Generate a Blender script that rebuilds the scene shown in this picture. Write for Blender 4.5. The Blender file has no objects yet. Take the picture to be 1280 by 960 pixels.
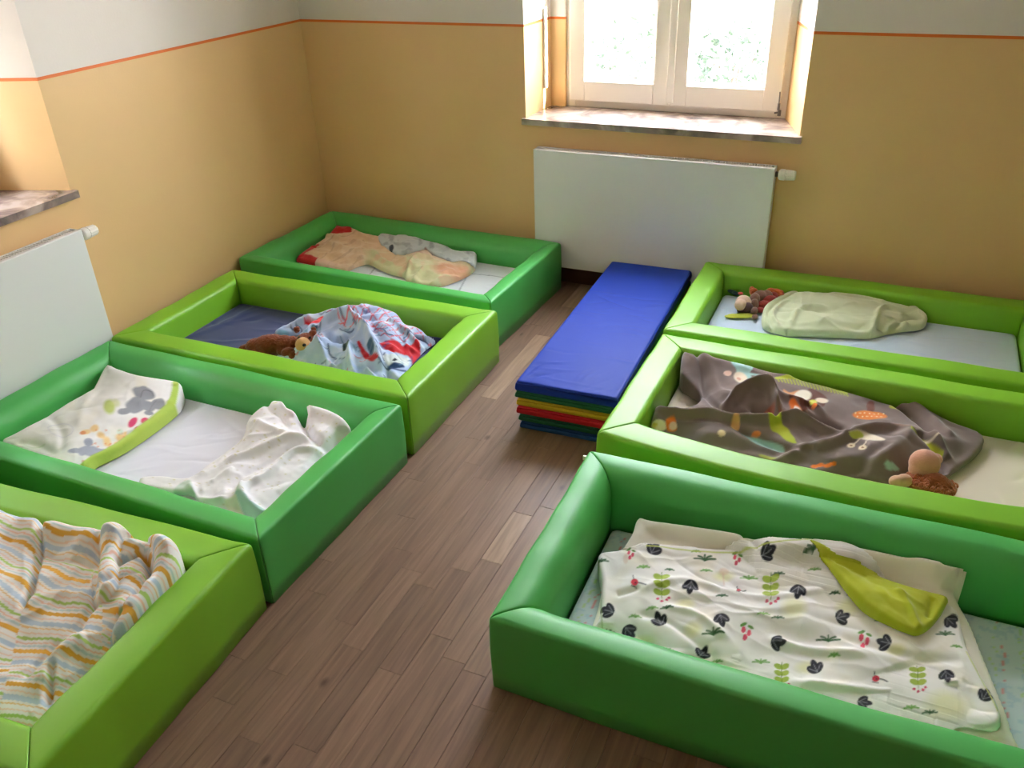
import bpy, bmesh, math, random
import numpy as np
from mathutils import Vector, Matrix

SC = bpy.context.scene
COL = SC.collection
# ------------------------------------------------------------------ camera
CAM = np.array([2.922, -3.9013, 1.7828])
CR = np.array([0.915543, 0.40089, -0.032673])
CU = np.array([-0.174823, 0.469778, 0.865301])
CF = np.array([-0.36224, 0.786508, -0.500187])
FPX = 1064.0754                       # focal length in pixels of the 1280x960 frame
cd = bpy.data.cameras.new('camera')
cam = bpy.data.objects.new('camera', cd)
COL.objects.link(cam)
cam.matrix_world = Matrix(((CR[0], CU[0], -CF[0], CAM[0]), (CR[1], CU[1], -CF[1], CAM[1]), (CR[2], CU[2], -CF[2], CAM[2]), (0, 0, 0, 1)))
cd.sensor_width = 36; cd.lens = FPX / 1280 * 36; cd.clip_start = 0.02; cd.clip_end = 200
SC.camera = cam
# ------------------------------------------------------------------ sky, sun, portals, exposure
SKY = 6.2; SUN = 16.0; EXPO = 2.93
w = bpy.data.worlds.new('sky'); SC.world = w; w.use_nodes = True
nt = w.node_tree; nt.nodes.clear()
wo = nt.nodes.new('ShaderNodeOutputWorld'); bg = nt.nodes.new('ShaderNodeBackground')
tc = nt.nodes.new('ShaderNodeTexCoord'); sp = nt.nodes.new('ShaderNodeSeparateXYZ'); rp = nt.nodes.new('ShaderNodeValToRGB')
nt.links.new(tc.outputs['Generated'], sp.inputs[0]); nt.links.new(sp.outputs['Z'], rp.inputs[0])
rp.color_ramp.elements[0].color = (1, .94, .93, 1); rp.color_ramp.elements[1].color = (.84, .875, 1, 1); rp.color_ramp.elements[1].position = .6
nt.links.new(rp.outputs[0], bg.inputs['Color']); bg.inputs['Strength'].default_value = SKY
nt.links.new(bg.outputs[0], wo.inputs[0])
sd = bpy.data.lights.new('sun', 'SUN'); sd.energy = SUN; sd.angle = math.radians(.6); sd.color = (1, .95, .85)
so = bpy.data.objects.new('sun', sd); COL.objects.link(so)
so.rotation_euler = Vector((-.86, -.24, -.42)).to_track_quat('-Z', 'Y').to_euler()
def portal(name, loc, rot, sx, sy):
    l = bpy.data.lights.new(name, 'AREA'); l.shape = 'RECTANGLE'; l.size = sx; l.size_y = sy
    o = bpy.data.objects.new(name, l); COL.objects.link(o); o.location = loc; o.rotation_euler = rot
    l.cycles.is_portal = True
portal('portal_back', (1.9, .42, 1.6), (-math.pi/2, 0, 0), 1.3, 1.6)
portal('portal_left', (-.42, -2.26, 1.6), (0, -math.pi/2, 0), 1.6, 1.4)
vs = SC.view_settings
vs.view_transform = 'Standard'; vs.look = 'None'; vs.gamma = 1; vs.use_curve_mapping = False; vs.exposure = EXPO
SC.cycles.max_bounces = 10; SC.cycles.diffuse_bounces = 6; SC.cycles.sample_clamp_indirect = 8

# ------------------------------------------------------------------ helpers
def S(r, g, b):
    f = lambda c: (c/255/12.92) if c <= 10 else ((c/255+.055)/1.055)**2.4
    return (f(r), f(g), f(b))
def ray(px, py): return CF + CR*(px-640)/FPX - CU*(py-480)/FPX
def at(px, py, z):                     # the point of the level z that the photo shows at a pixel
    d = ray(px, py); t = (z-CAM[2])/d[2]; return CAM + t*d
def project(X):
    D = X - CAM; d = D@CF
    return 640 + FPX*(D@CR)/d, 480 - FPX*(D@CU)/d
def tag(o, label=None, cat=None, group=None, kind=None):
    if label: o['label'] = label
    if cat: o['category'] = cat
    if group: o['group'] = group
    if kind: o['kind'] = kind
    return o
def link(name, me, mat=None, parent=None):
    o = bpy.data.objects.new(name, me); COL.objects.link(o)
    if mat is not None:
        for m in (mat if isinstance(mat, (list, tuple)) else [mat]): me.materials.append(m)
    if parent is not None: o.parent = parent
    return o
def obj(name, bm, mat=None, parent=None, smooth=False):
    bmesh.ops.recalc_face_normals(bm, faces=bm.faces[:])
    me = bpy.data.meshes.new(name); bm.to_mesh(me); bm.free()
    if smooth: me.shade_smooth()
    return link(name, me, mat, parent)
def empty(name, loc=(0, 0, 0), rz=0):
    o = bpy.data.objects.new(name, None); COL.objects.link(o); o.location = loc; o.rotation_euler = (0, 0, rz)
    o.empty_display_size = .1; return o
def bx(bm, x0, x1, y0, y1, z0, z1, bev=0):
    vsx = [bm.verts.new(p) for p in ((x0,y0,z0),(x1,y0,z0),(x1,y1,z0),(x0,y1,z0),(x0,y0,z1),(x1,y0,z1),(x1,y1,z1),(x0,y1,z1))]
    fs = [bm.faces.new([vsx[i] for i in f]) for f in ((3,2,1,0),(4,5,6,7),(0,1,5,4),(1,2,6,5),(2,3,7,6),(3,0,4,7))]
    if bev:
        es = list({e for f in fs for e in f.edges})
        bmesh.ops.bevel(bm, geom=es, offset=bev, segments=2, affect='EDGES', profile=.5)
def box(name, x0, x1, y0, y1, z0, z1, mat, parent=None, bev=0):
    bm = bmesh.new(); bx(bm, x0, x1, y0, y1, z0, z1, bev); return obj(name, bm, mat, parent)
def tube(bm, path, radii, n=16, cap=True):
    rings = []
    P = [Vector(p) for p in path]
    for i, p in enumerate(P):
        d = (P[min(i+1, len(P)-1)] - P[max(i-1, 0)]).normalized()
        a = d.orthogonal().normalized() if i == 0 else (a0 - d*a0.dot(d)).normalized()
        a0 = a; b = d.cross(a)
        rings.append([bm.verts.new(p + (a*math.cos(2*math.pi*k/n) + b*math.sin(2*math.pi*k/n))*radii[i]) for k in range(n)])
    for r0, r1 in zip(rings, rings[1:]):
        for k in range(n): bm.faces.new((r0[k], r0[(k+1) % n], r1[(k+1) % n], r1[k]))
    if cap: bm.faces.new(rings[0][::-1]); bm.faces.new(rings[-1])

# ------------------------------------------------------------------ materials
def mat(name, color=(.8, .8, .8), rough=.6, spec=.5, **kw):
    m = bpy.data.materials.new(name); m.use_nodes = True
    b = m.node_tree.nodes['Principled BSDF']
    b.inputs['Base Color'].default_value = (*color, 1); b.inputs['Roughness'].default_value = rough
    b.inputs['Specular IOR Level'].default_value = spec
    for k, v in kw.items(): b.inputs[k].default_value = v
    return m
def N(m, t): return m.node_tree.nodes.new(t)
def Lk(m, a, b): m.node_tree.links.new(a, b)
def bump(m, scale, strength, dist=.001, detail=3, coord='Object', stretch=None):
    b = m.node_tree.nodes['Principled BSDF']
    tcn = N(m, 'ShaderNodeTexCoord'); n = N(m, 'ShaderNodeTexNoise'); bp = N(m, 'ShaderNodeBump')
    n.inputs['Scale'].default_value = scale; n.inputs['Detail'].default_value = detail
    bp.inputs['Strength'].default_value = strength; bp.inputs['Distance'].default_value = dist
    src = tcn.outputs[coord]
    if stretch:
        mp = N(m, 'ShaderNodeMapping'); mp.inputs['Scale'].default_value = stretch; Lk(m, src, mp.inputs[0]); src = mp.outputs[0]
    Lk(m, src, n.inputs['Vector']); Lk(m, n.outputs['Fac'], bp.inputs['Height']); Lk(m, bp.outputs[0], b.inputs['Normal'])
    return m
ZL = 1.243
def wall_mat():
    m = mat('wall_paint', rough=.55, spec=.5); b = m.node_tree.nodes['Principled BSDF']
    g = N(m, 'ShaderNodeNewGeometry'); s = N(m, 'ShaderNodeSeparateXYZ'); Lk(m, g.outputs['Position'], s.inputs[0])
    r = N(m, 'ShaderNodeValToRGB'); mr = N(m, 'ShaderNodeMapRange')
    mr.inputs['From Min'].default_value = ZL-.5; mr.inputs['From Max'].default_value = ZL+.5
    Lk(m, s.outputs['Z'], mr.inputs['Value']); Lk(m, mr.outputs[0], r.inputs[0])
    e = r.color_ramp.elements; r.color_ramp.interpolation = 'CONSTANT'
    e[0].position = 0; e[0].color = (*WALL_Y, 1)
    e[1].position = .494; e[1].color = (*S(226, 112, 30), 1)
    e2 = e.new(.506); e2.color = (*WALL_W, 1)
    n = N(m, 'ShaderNodeTexNoise'); n.inputs['Scale'].default_value = 1.3; n.inputs['Detail'].default_value = 4
    Lk(m, g.outputs['Position'], n.inputs['Vector'])
    mx = N(m, 'ShaderNodeMix'); mx.data_type = 'RGBA'; mx.blend_type = 'MULTIPLY'
    r2 = N(m, 'ShaderNodeValToRGB'); r2.color_ramp.elements[0].color = (.94, .93, .92, 1); r2.color_ramp.elements[1].color = (1, 1, 1, 1)
    r2.color_ramp.elements[0].position = .35; r2.color_ramp.elements[1].position = .65
    Lk(m, n.outputs['Fac'], r2.inputs[0]); mx.inputs[0].default_value = 1
    Lk(m, r.outputs[0], mx.inputs[6]); Lk(m, r2.outputs[0], mx.inputs[7]); Lk(m, mx.outputs[2], b.inputs['Base Color'])
    n3 = N(m, 'ShaderNodeTexNoise'); n3.inputs['Scale'].default_value = 120; Lk(m, g.outputs['Position'], n3.inputs['Vector'])
    bp = N(m, 'ShaderNodeBump'); bp.inputs['Strength'].default_value = .25; bp.inputs['Distance'].default_value = .0015
    Lk(m, n3.outputs['Fac'], bp.inputs['Height']); Lk(m, bp.outputs[0], b.inputs['Normal'])
    return m
WALL_Y = S(233, 195, 140); WALL_W = S(228, 221, 216)
M_WALL = wall_mat()
M_CEIL = mat('ceiling_paint', S(235, 232, 225), .8, .2)
M_WHITE = bump(mat('white_lacquer', S(230, 231, 232), .35, .5), 60, .04)
M_FRAME = mat('window_lacquer', S(238, 234, 226), .3, .5)
M_DARK = mat('dark_gap', S(30, 28, 28), .7)
M_STEEL = mat('steel', S(120, 118, 116), .35, .5, Metallic=.9)
M_GREYP = mat('grey_plastic', S(190, 190, 190), .4)
M_SKIRT = bump(mat('skirting_wood', S(96, 58, 42), .45), 30, .15, stretch=(1, 8, 8))
def vinyl(name, c):
    m = mat(name, c, .50, .75)
    bump(m, 420, .10, .0006, 2)
    return m
M_LIME = vinyl('lime_vinyl', S(128, 194, 34)); M_GREEN = vinyl('green_vinyl', S(74, 182, 84))
def marble():
    m = mat('marble', rough=.22, spec=.6); b = m.node_tree.nodes['Principled BSDF']
    tcn = N(m, 'ShaderNodeTexCoord'); n = N(m, 'ShaderNodeTexNoise'); n.inputs['Scale'].default_value = 7; n.inputs['Detail'].default_value = 8; n.inputs['Distortion'].default_value = 1.2
    r = N(m, 'ShaderNodeValToRGB'); e = r.color_ramp.elements
    e[0].position = .3; e[0].color = (*S(92, 86, 84), 1); e[1].position = .62; e[1].color = (*S(188, 172, 162), 1)
    e2 = e.new(.47); e2.color = (*S(150, 132, 124), 1)
    Lk(m, tcn.outputs['Object'], n.inputs['Vector']); Lk(m, n.outputs['Fac'], r.inputs[0]); Lk(m, r.outputs[0], b.inputs['Base Color'])
    return m
M_MARBLE = marble()
def glass():
    m = bpy.data.materials.new('pane_glass'); m.use_nodes = True; t = m.node_tree; t.nodes.clear()
    o = t.nodes.new('ShaderNodeOutputMaterial'); mx = t.nodes.new('ShaderNodeMixShader'); tr = t.nodes.new('ShaderNodeBsdfTransparent'); gl = t.nodes.new('ShaderNodeBsdfGlossy')
    tr.inputs[0].default_value = (.93, .95, .95, 1); gl.inputs['Roughness'].default_value = .02
    lw = t.nodes.new('ShaderNodeLayerWeight'); pw = t.nodes.new('ShaderNodeMath'); pw.operation = 'POWER'; pw.inputs[1].default_value = 5
    t.links.new(lw.outputs['Facing'], pw.inputs[0]); f = t.nodes.new('ShaderNodeMath'); f.operation = 'MULTIPLY_ADD'; f.inputs[1].default_value = .7; f.inputs[2].default_value = .035
    t.links.new(pw.outputs[0], f.inputs[0])
    t.links.new(f.outputs[0], mx.inputs[0]); t.links.new(tr.outputs[0], mx.inputs[1]); t.links.new(gl.outputs[0], mx.inputs[2]); t.links.new(mx.outputs[0], o.inputs[0])
    return m
M_GLASS = glass()
def plank_mat(name, island):
    m = mat(name, rough=.42, spec=.45); b = m.node_tree.nodes['Principled BSDF']
    g = N(m, 'ShaderNodeNewGeometry')
    if island: rnd = g.outputs['Random Per Island']
    else: rnd = N(m, 'ShaderNodeObjectInfo').outputs['Random']
    r = N(m, 'ShaderNodeValToRGB'); e = r.color_ramp.elements
    cols = [(0, (122, 95, 77)), (.18, (138, 109, 89)), (.4, (129, 100, 81)), (.62, (144, 114, 93)), (.8, (133, 104, 85)), (.93, (164, 134, 110))]
    e[0].position = 0; e[0].color = (*S(*cols[0][1]), 1); e[1].position = cols[1][0]; e[1].color = (*S(*cols[1][1]), 1)
    for p, c in cols[2:]: q = e.new(p); q.color = (*S(*c), 1)
    Lk(m, rnd, r.inputs[0])
    ml = N(m, 'ShaderNodeMath'); ml.operation = 'MULTIPLY'; ml.inputs[1].default_value = 37.; Lk(m, rnd, ml.inputs[0])
    cb = N(m, 'ShaderNodeCombineXYZ'); Lk(m, ml.outputs[0], cb.inputs['Z'])
    ad = N(m, 'ShaderNodeVectorMath'); ad.operation = 'ADD'; Lk(m, g.outputs['Position'], ad.inputs[0]); Lk(m, cb.outputs[0], ad.inputs[1])
    mp = N(m, 'ShaderNodeMapping'); mp.inputs['Scale'].default_value = (38, 2.2, 1); Lk(m, ad.outputs[0], mp.inputs[0])
    n = N(m, 'ShaderNodeTexNoise'); n.inputs['Scale'].default_value = 1.6; n.inputs['Detail'].default_value = 6; n.inputs['Distortion'].default_value = .8
    Lk(m, mp.outputs[0], n.inputs['Vector'])
    r2 = N(m, 'ShaderNodeValToRGB'); r2.color_ramp.elements[0].position = .28; r2.color_ramp.elements[0].color = (.72, .69, .67, 1)
    r2.color_ramp.elements[1].position = .68; r2.color_ramp.elements[1].color = (1.12, 1.12, 1.12, 1); Lk(m, n.outputs['Fac'], r2.inputs[0])
    # knots
    mp2 = N(m, 'ShaderNodeMapping'); mp2.inputs['Scale'].default_value = (5.5, 3.4, 1); Lk(m, ad.outputs[0], mp2.inputs[0])
    v = N(m, 'ShaderNodeTexVoronoi'); v.inputs['Scale'].default_value = 1.; Lk(m, mp2.outputs[0], v.inputs['Vector'])
    r3 = N(m, 'ShaderNodeValToRGB'); r3.color_ramp.elements[0].position = .02; r3.color_ramp.elements[0].color = (.5, .45, .42, 1)
    r3.color_ramp.elements[1].position = .075; r3.color_ramp.elements[1].color = (1, 1, 1, 1); Lk(m, v.outputs['Distance'], r3.inputs[0])
    last = r.outputs[0]
    for rr in (r2, r3):
        mx = N(m, 'ShaderNodeMix'); mx.data_type = 'RGBA'; mx.blend_type = 'MULTIPLY'; mx.inputs[0].default_value = 1
        Lk(m, last, mx.inputs[6]); Lk(m, rr.outputs[0], mx.inputs[7]); last = mx.outputs[2]
    Lk(m, last, b.inputs['Base Color'])
    bp = N(m, 'ShaderNodeBump'); bp.inputs['Strength'].default_value = .12; bp.inputs['Distance'].default_value = .001
    Lk(m, n.outputs['Fac'], bp.inputs['Height']); Lk(m, bp.outputs[0], b.inputs['Normal'])
    return m
def cloth_mat(name, rough=.85, sheen=.3, weave=900, strength=.25):
    m = mat(name, rough=rough, spec=.2); b = m.node_tree.nodes['Principled BSDF']
    b.inputs['Sheen Weight'].default_value = sheen
    a = N(m, 'ShaderNodeAttribute'); a.attribute_name = 'Col'; Lk(m, a.outputs['Color'], b.inputs['Base Color'])
    bump(m, weave, strength, .0006, 2)
    return m
M_COTTON = cloth_mat('printed_cotton'); M_FLEECE = cloth_mat('fleece', .95, .35, 500, .5); M_NYLON = cloth_mat('mat_cover', .6, .0, 1500, .2)
M_TERRY = cloth_mat('terry', .95, .3, 350, .8)
M_PLUSH = cloth_mat('plush', .95, .3, 380, .9)

# ------------------------------------------------------------------ room shell
RX, RY, RH = 5.3, -6.2, 2.85
def quad(bm, *p): return bm.faces.new([bm.verts.new(q) for q in p])
def wall_with_holes(name, fn, length, holes, depth=.40):
    # fn(s, d, z): s along the wall, d outwards from the room.  holes: (s0, s1, z0, z1, splay0, splay1)
    bm = bmesh.new(); hs = sorted(holes); s = 0
    for dd in (0, depth):
        s = 0
        for (a, b, z0, z1, q0, q1) in hs:
            A, B = (a, b) if dd == 0 else (a+q0, b-q1)
            quad(bm, fn(s, dd, 0), fn(A, dd, 0), fn(A, dd, RH), fn(s, dd, RH))
            quad(bm, fn(A, dd, 0), fn(B, dd, 0), fn(B, dd, z0), fn(A, dd, z0))
            quad(bm, fn(A, dd, z1), fn(B, dd, z1), fn(B, dd, RH), fn(A, dd, RH)); s = B
        quad(bm, fn(s, dd, 0), fn(length, dd, 0), fn(length, dd, RH), fn(s, dd, RH))
    for (a, b, z0, z1, q0, q1) in hs:
        quad(bm, fn(a, 0, z0), fn(a, 0, z1), fn(a+q0, depth, z1), fn(a+q0, depth, z0))
        quad(bm, fn(b, 0, z0), fn(b, 0, z1), fn(b-q1, depth, z1), fn(b-q1, depth, z0))
        quad(bm, fn(a, 0, z0), fn(b, 0, z0), fn(b-q1, depth, z0), fn(a+q0, depth, z0))
        quad(bm, fn(a, 0, z1), fn(b, 0, z1), fn(b-q1, depth, z1), fn(a+q0, depth, z1))
    for (s0, s1) in ((0, 0), (length, length)): quad(bm, fn(s0, 0, 0), fn(s0, depth, 0), fn(s0, depth, RH), fn(s0, 0, RH))
    quad(bm, fn(0, 0, RH), fn(length, 0, RH), fn(length, depth, RH), fn(0, depth, RH))
    o = obj(name, bm, M_WALL); tag(o, kind='structure'); return o
WZ, WT = .8286, 2.28
SILL0 = WZ-.03
wall_with_holes('wall_back', lambda s, d, z: (s, d, z), RX, [(1.2535, 2.540, SILL0, WT, .03, .138)])
wall_with_holes('wall_left', lambda s, d, z: (-d, -s, z), -RY, [(1.6176, 2.90, SILL0, WT, .125, .125)])
def plainwall(name, *a):
    o = box(name, *a, M_WALL); tag(o, kind='structure'); return o
plainwall('wall_right', RX, RX+.2, RY, 0, 0, RH)
plainwall('wall_front', 0, RX, RY-.2, RY, 0, RH)
tag(box('ceiling', -.4, RX+.2, RY-.2, .4, RH, RH+.15, M_CEIL), kind='structure')
# skirting boards
tag(box('baseboard_back', 0, RX, -.018, 0, 0, .135, M_SKIRT, bev=.003), kind='structure')
tag(box('baseboard_left', 0, .018, RY, -.018, 0, .135, M_SKIRT, bev=.003), kind='structure')
tag(box('baseboard_right', RX-.018, RX, RY, -.018, 0, .135, M_SKIRT, bev=.003), kind='structure')
# left return strip of the back reveal (faces the room, beside the frame)
tag(box('trim_1', 1.262, 1.352, .285, .40, WZ, WT, M_WALL), kind='structure')

# floor: base slab + single strips
floor = tag(box('floor', -.4, RX+.2, RY-.2, .4, -.12, -.006, mat('floor_base', S(60, 42, 32), .7)), kind='structure')
rng = random.Random(5)
M_PL = plank_mat('oak_strip', False); M_PLI = plank_mat('oak_strips', True)
PW = .0705; nvis = 0
stuff = bmesh.new(); pm_cache = {}
ncol = int((RX+.1)/PW)+1
for i in range(ncol):
    x0 = .0 + i*PW
    if x0 > RX-.01: break
    y = RY - rng.uniform(0, .6)
    while y < 0:
        L = rng.choice([.25, .33, .42, .5, .6, .7]); y1 = min(y+L, 0); y0 = max(y, RY)
        if y1 > RY and y1-y0 > .02:
            X1 = min(x0+PW, RX)
            ins = False
            for (a, b) in ((x0, y0), (X1, y0), (x0, y1), (X1, y1), ((x0+X1)/2, (y0+y1)/2)):
                q = project(np.array([a, b, 0.])) if (np.array([a, b, 0.])-CAM)@CF > .1 else (-9, -9)
                if -20 < q[0] < 1300 and 0 < q[1] < 985: ins = True
            vis = ins and ((1.38 < X1 and x0 < 2.25) or (y0 < -2.52 and x0 > 1.3 and x0 < 3.2)) and nvis < 300
            if vis:
                nvis += 1
                key = round(y1-y0, 3)
                if key not in pm_cache:
                    bm = bmesh.new(); bx(bm, .0004, PW-.0004, .0004, key-.0004, -.006, 0, bev=.0008)
                    me = bpy.data.meshes.new('floor_strip'); bm.to_mesh(me); bm.free(); me.materials.append(M_PL); pm_cache[key] = me
                o = bpy.data.objects.new('floor_strip', pm_cache[key]); COL.objects.link(o); o.location = (x0, y0, 0); o.parent = floor
            else:
                bx(stuff, x0+.0004, X1-.0004, y0+.0004, y1-.0004, -.006, 0)
        y += L
tag(obj('floor_strip_field', stuff, M_PLI, floor), kind='stuff')

# ------------------------------------------------------------------ windows
def window(name, F, x0, x1, seen):
    # F(x, d, z) world point; frame sits at depth .285..  built as boxes in a local frame
    root = empty(name); tag(root, kind='structure')
    def part(nm, a, b, d0, d1, z0, z1, m=M_FRAME, par=root, bev=.003):
        bm = bmesh.new(); bx(bm, a, b, d0, d1, z0, z1, bev)
        for v in bm.verts: v.co = F(*v.co)
        return obj(nm, bm, m, par)
    D0, D1 = .30, .37
    zb, zt = WZ, WT; fw = .05
    def ring(nm, a, b, d0, d1, c, d, ww, wb=None):
        wb = wb or ww
        bm = bmesh.new()
        bx(bm, a, a+ww, d0, d1, c, d, .003); bx(bm, b-ww, b, d0, d1, c, d, .003)
        bx(bm, a+ww, b-ww, d0, d1, c, c+wb, .003); bx(bm, a+ww, b-ww, d0, d1, d-ww, d, .003)
        for v in bm.verts: v.co = F(*v.co)
        return obj(nm, bm, M_FRAME, root)
    ring('window_frame', x0, x1, D0, D1, zb, zt, fw, .055)
    xm = (x0+x1)/2-.005
    for k, (a, b) in enumerate(((x0+.028, xm-.003), (xm+.003, x1-.028))):
        s = ring('window_sash', a, b, D0-.028, D1-.02, zb+.035, zt-.03, .078, .095)
        ring('glazing_bead', a+.078, b-.078, D0-.006, D0+.02, zb+.13, zt-.108, .012)
        bm = bmesh.new(); bx(bm, a+.08, b-.08, D0+.012, D0+.018, zb+.132, zt-.11)
        for v in bm.verts: v.co = F(*v.co)
        obj('window_pane', bm, M_GLASS, root)
    # cover strip between the sashes, hinge, handle
    part('cover_strip', xm-.012, xm+.022, D0-.042, D0-.028, zb+.05, zt-.05)
    bm = bmesh.new(); hx = x1-.032
    tube(bm, [F(hx, D0-.035, zb+.045), F(hx, D0-.035, zb+.075)], [.0055]*2, 12); tube(bm, [F(hx+.006, D0-.036, zb+.02), F(hx+.006, D0-.036, zb+.045)], [.008]*2, 12)
    tube(bm, [F(hx-.016, D0-.030, zb+.03), F(hx+.006, D0-.036, zb+.035)], [.004]*2, 8)
    tube(bm, [F(hx, D0-.035, zb+.075), F(hx-.002, D0-.030, zb+.125)], [.003]*2, 8)
    obj('hinge', bm, M_STEEL, root)
    bm = bmesh.new(); bx(bm, xm-.006, xm+.014, D0-.052, D0-.042, 1.48, 1.62, .003); bx(bm, xm-.005, xm+.013, D0-.085, D0-.07, 1.40, 1.56, .004); bx(bm, xm-.003, xm+.011, D0-.075, D0-.045, 1.535, 1.555)
    for v in bm.verts: v.co = F(*v.co)
    obj('window_handle', bm, M_STEEL, root)
    return root
window('window_1', lambda x, d, z: (x, d, z), 1.352, 2.436, True)
window('window_2', lambda x, d, z: (-d, -x, z), 1.72, 2.80, False)
sbm = bmesh.new()
for k in range(15): bx(sbm, -.415, -.403, -2.80, -1.72, 1.50+k*.052, 1.50+k*.052+.05, .003)  # out-of-view lowered slats, added to dim the light through the left window
obj('light_block_shutter', sbm, M_GREYP, bpy.data.objects['window_2'])
def sill(nm, F, a, b, q0, q1):
    bm = bmesh.new()
    pts = [(a-.012, -.03), (b+.012, -.03), (b+.012, -.0005), (b, -.0005), (b-q1, .31), (a+q0, .31), (a, -.0005), (a-.012, -.0005)]
    lo = [bm.verts.new(F(x, d, WZ-.028)) for x, d in pts]; hi = [bm.verts.new(F(x, d, WZ)) for x, d in pts]
    bm.faces.new(hi); bm.faces.new(lo[::-1])
    for k in range(len(pts)): bm.faces.new((lo[k], lo[(k+1) % 8], hi[(k+1) % 8], hi[k]))
    return tag(obj(nm, bm, M_MARBLE), kind='structure')
sill('trim_2', lambda x, d, z: (x, d, z), 1.2545, 2.539, .023, .107)
sill('trim_3', lambda x, d, z: (-d, -x, z), 1.6186, 2.899, .097, .097)
# shutter strap winder in the left reveal
sw = empty('strap_winder', (1.282, .21, 1.03)); tag(sw, 'narrow white strap winder with dark slot in the left window reveal', 'strap winder')
def rel(o, par):
    for v in o.data.vertices: v.co = v.co - par.location
    o.parent = par; return o
rel(box('cover_plate', 1.272, 1.281, .195, .225, .93, 1.30, M_FRAME, bev=.002), sw)
rel(box('slot', 1.280, 1.2825, .204, .216, .99, 1.14, M_DARK), sw)

# ------------------------------------------------------------------ radiators
def radiator(F, x0, x1, label, valve_right=True):
    bas = F((x0+x1)/2, .05, .11)
    root = empty('radiator', bas); tag(root, label, 'radiator')
    def P(nm, bm, m=M_WHITE, smooth=False):
        for v in bm.verts: v.co = Vector(F(*v.co)) - Vector(bas)
        return obj(nm, bm, m, root, smooth)
    z0, z1 = .11, .703
    bm = bmesh.new(); bx(bm, x0, x1, .082, .09, z0, z1, .003); P('front_panel', bm)
    bm = bmesh.new(); bx(bm, x0+.004, x1-.004, .026, .034, z0, z1-.004, .002); P('back_panel', bm)
    for a in (x0, x1-.008):
        bm = bmesh.new(); bx(bm, a, a+.008, .026, .081, z0+.01, z1-.001, .002); P('side_cover', bm)
    bm = bmesh.new(); bx(bm, x0+.009, x1-.009, .066, .0815, z1-.010, z1-.0005, .001); bx(bm, x0+.009, x1-.009, .027, .036, z1-.010, z1-.0005, .001); P('grille_rail', bm)
    n = int((x1-x0-.02)/.0117)
    bm = bmesh.new()
    for k in range(n):
        a = x0+.012+k*.0117; bx(bm, a, a+.0066, .0365, .0655, z1-.006, z1-.001)
    s = P('grille_slats', bm); tag(s, kind='stuff')
    bm = bmesh.new(); bx(bm, x0+.01, x1-.01, .040, .076, z0+.02, z1-.05); P('fin_block', bm, M_DARK)
    xe, sg = (x1, 1)
    zz = z1-.032; d = .058
    bm = bmesh.new(); tube(bm, [(xe-.004, d, zz), (xe+.016, d, zz)], [.012, .012], 16); P('valve_body', bm, M_STEEL, False)
    bm = bmesh.new(); tube(bm, [(xe+.014, d, zz), (xe+.018, d, zz), (xe+.022, d, zz), (xe+.040, d, zz), (xe+.043, d, zz)], [.017, .022, .024, .0245, .022], 28)
    v = P('thermostat_collar', bm, M_FRAME)
    bm = bmesh.new(); prof = [(xe+.043, .021), (xe+.046, .0235), (xe+.082, .021), (xe+.086, .018)]
    rings = []
    for (xx, r) in prof:
        rings.append([bm.verts.new((xx, d+math.cos(2*math.pi*k/48)*r*(1 if k % 4 < 2 else .94), zz+math.sin(2*math.pi*k/48)*r*(1 if k % 4 < 2 else .94))) for k in range(48)])
    for r0, r1 in zip(rings, rings[1:]):
        for k in range(48): bm.faces.new((r0[k], r0[(k+1) % 48], r1[(k+1) % 48], r1[k]))
    bm.faces.new(rings[-1]); bm.faces.new(rings[0][::-1]); P('thermostat_knob', bm, M_FRAME)
    for a in (x0+.15, x1-.15):
        bm = bmesh.new(); bx(bm, a-.02, a+.02, .002, .027, z0+.05, z1-.03); P('wall_bracket', bm, M_GREYP)
    bm = bmesh.new(); tube(bm, [(xe-.03, .058, z0+.004), (xe-.03, .058, .0)], [.008, .008], 12); P('pipe', bm, M_GREYP)
    return root
radiator(lambda x, d, z: (x, -d, z), 1.326, 2.465, 'white flat panel radiator on the wall below the bright window')
radiator(lambda x, d, z: (d, x, z), -1.69-1.14, -1.69, 'white flat panel radiator on the left wall behind the green foam bed')

# ------------------------------------------------------------------ foam beds
BL, BW, BH = 1.432, .771, .25
BEDS = {  # name: x, y, rotation, length offset at the left end, mattress height
 'L1': (.022, -.812, -.0426), 'L2': (.096, -1.7106, .0026), 'L3': (.102, -2.503, -.0153), 'L4': (.145, -3.3953, .0594),
 'R1': (2.2021, -.8752, -.0003), 'R2': (2.1956, -1.6778, -.0157), 'R3': (2.2142, -2.5536, .009)}
BLEN = {'L1': 1.42, 'L2': 1.407, 'L3': 1.392, 'L4': 1.390}
ZM = {'L1': .135, 'L2': .145, 'L3': .150, 'L4': .12, 'R1': .150, 'R2': .13, 'R3': .065}
GREENS = ('L1', 'L3', 'R3')
BT = {b: .110 for b in BEDS}
def b2w(b, u, v):
    x, y, r = BEDS[b]; c, s = math.cos(r), math.sin(r)
    return x+u*c-v*s, y+u*s+v*c
def w2b(b, X, Y):
    x, y, r = BEDS[b]; c, s = math.cos(r), math.sin(r)
    return (X-x)*c+(Y-y)*s, -(X-x)*s+(Y-y)*c
def blen(b): return BLEN.get(b, BL)
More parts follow.
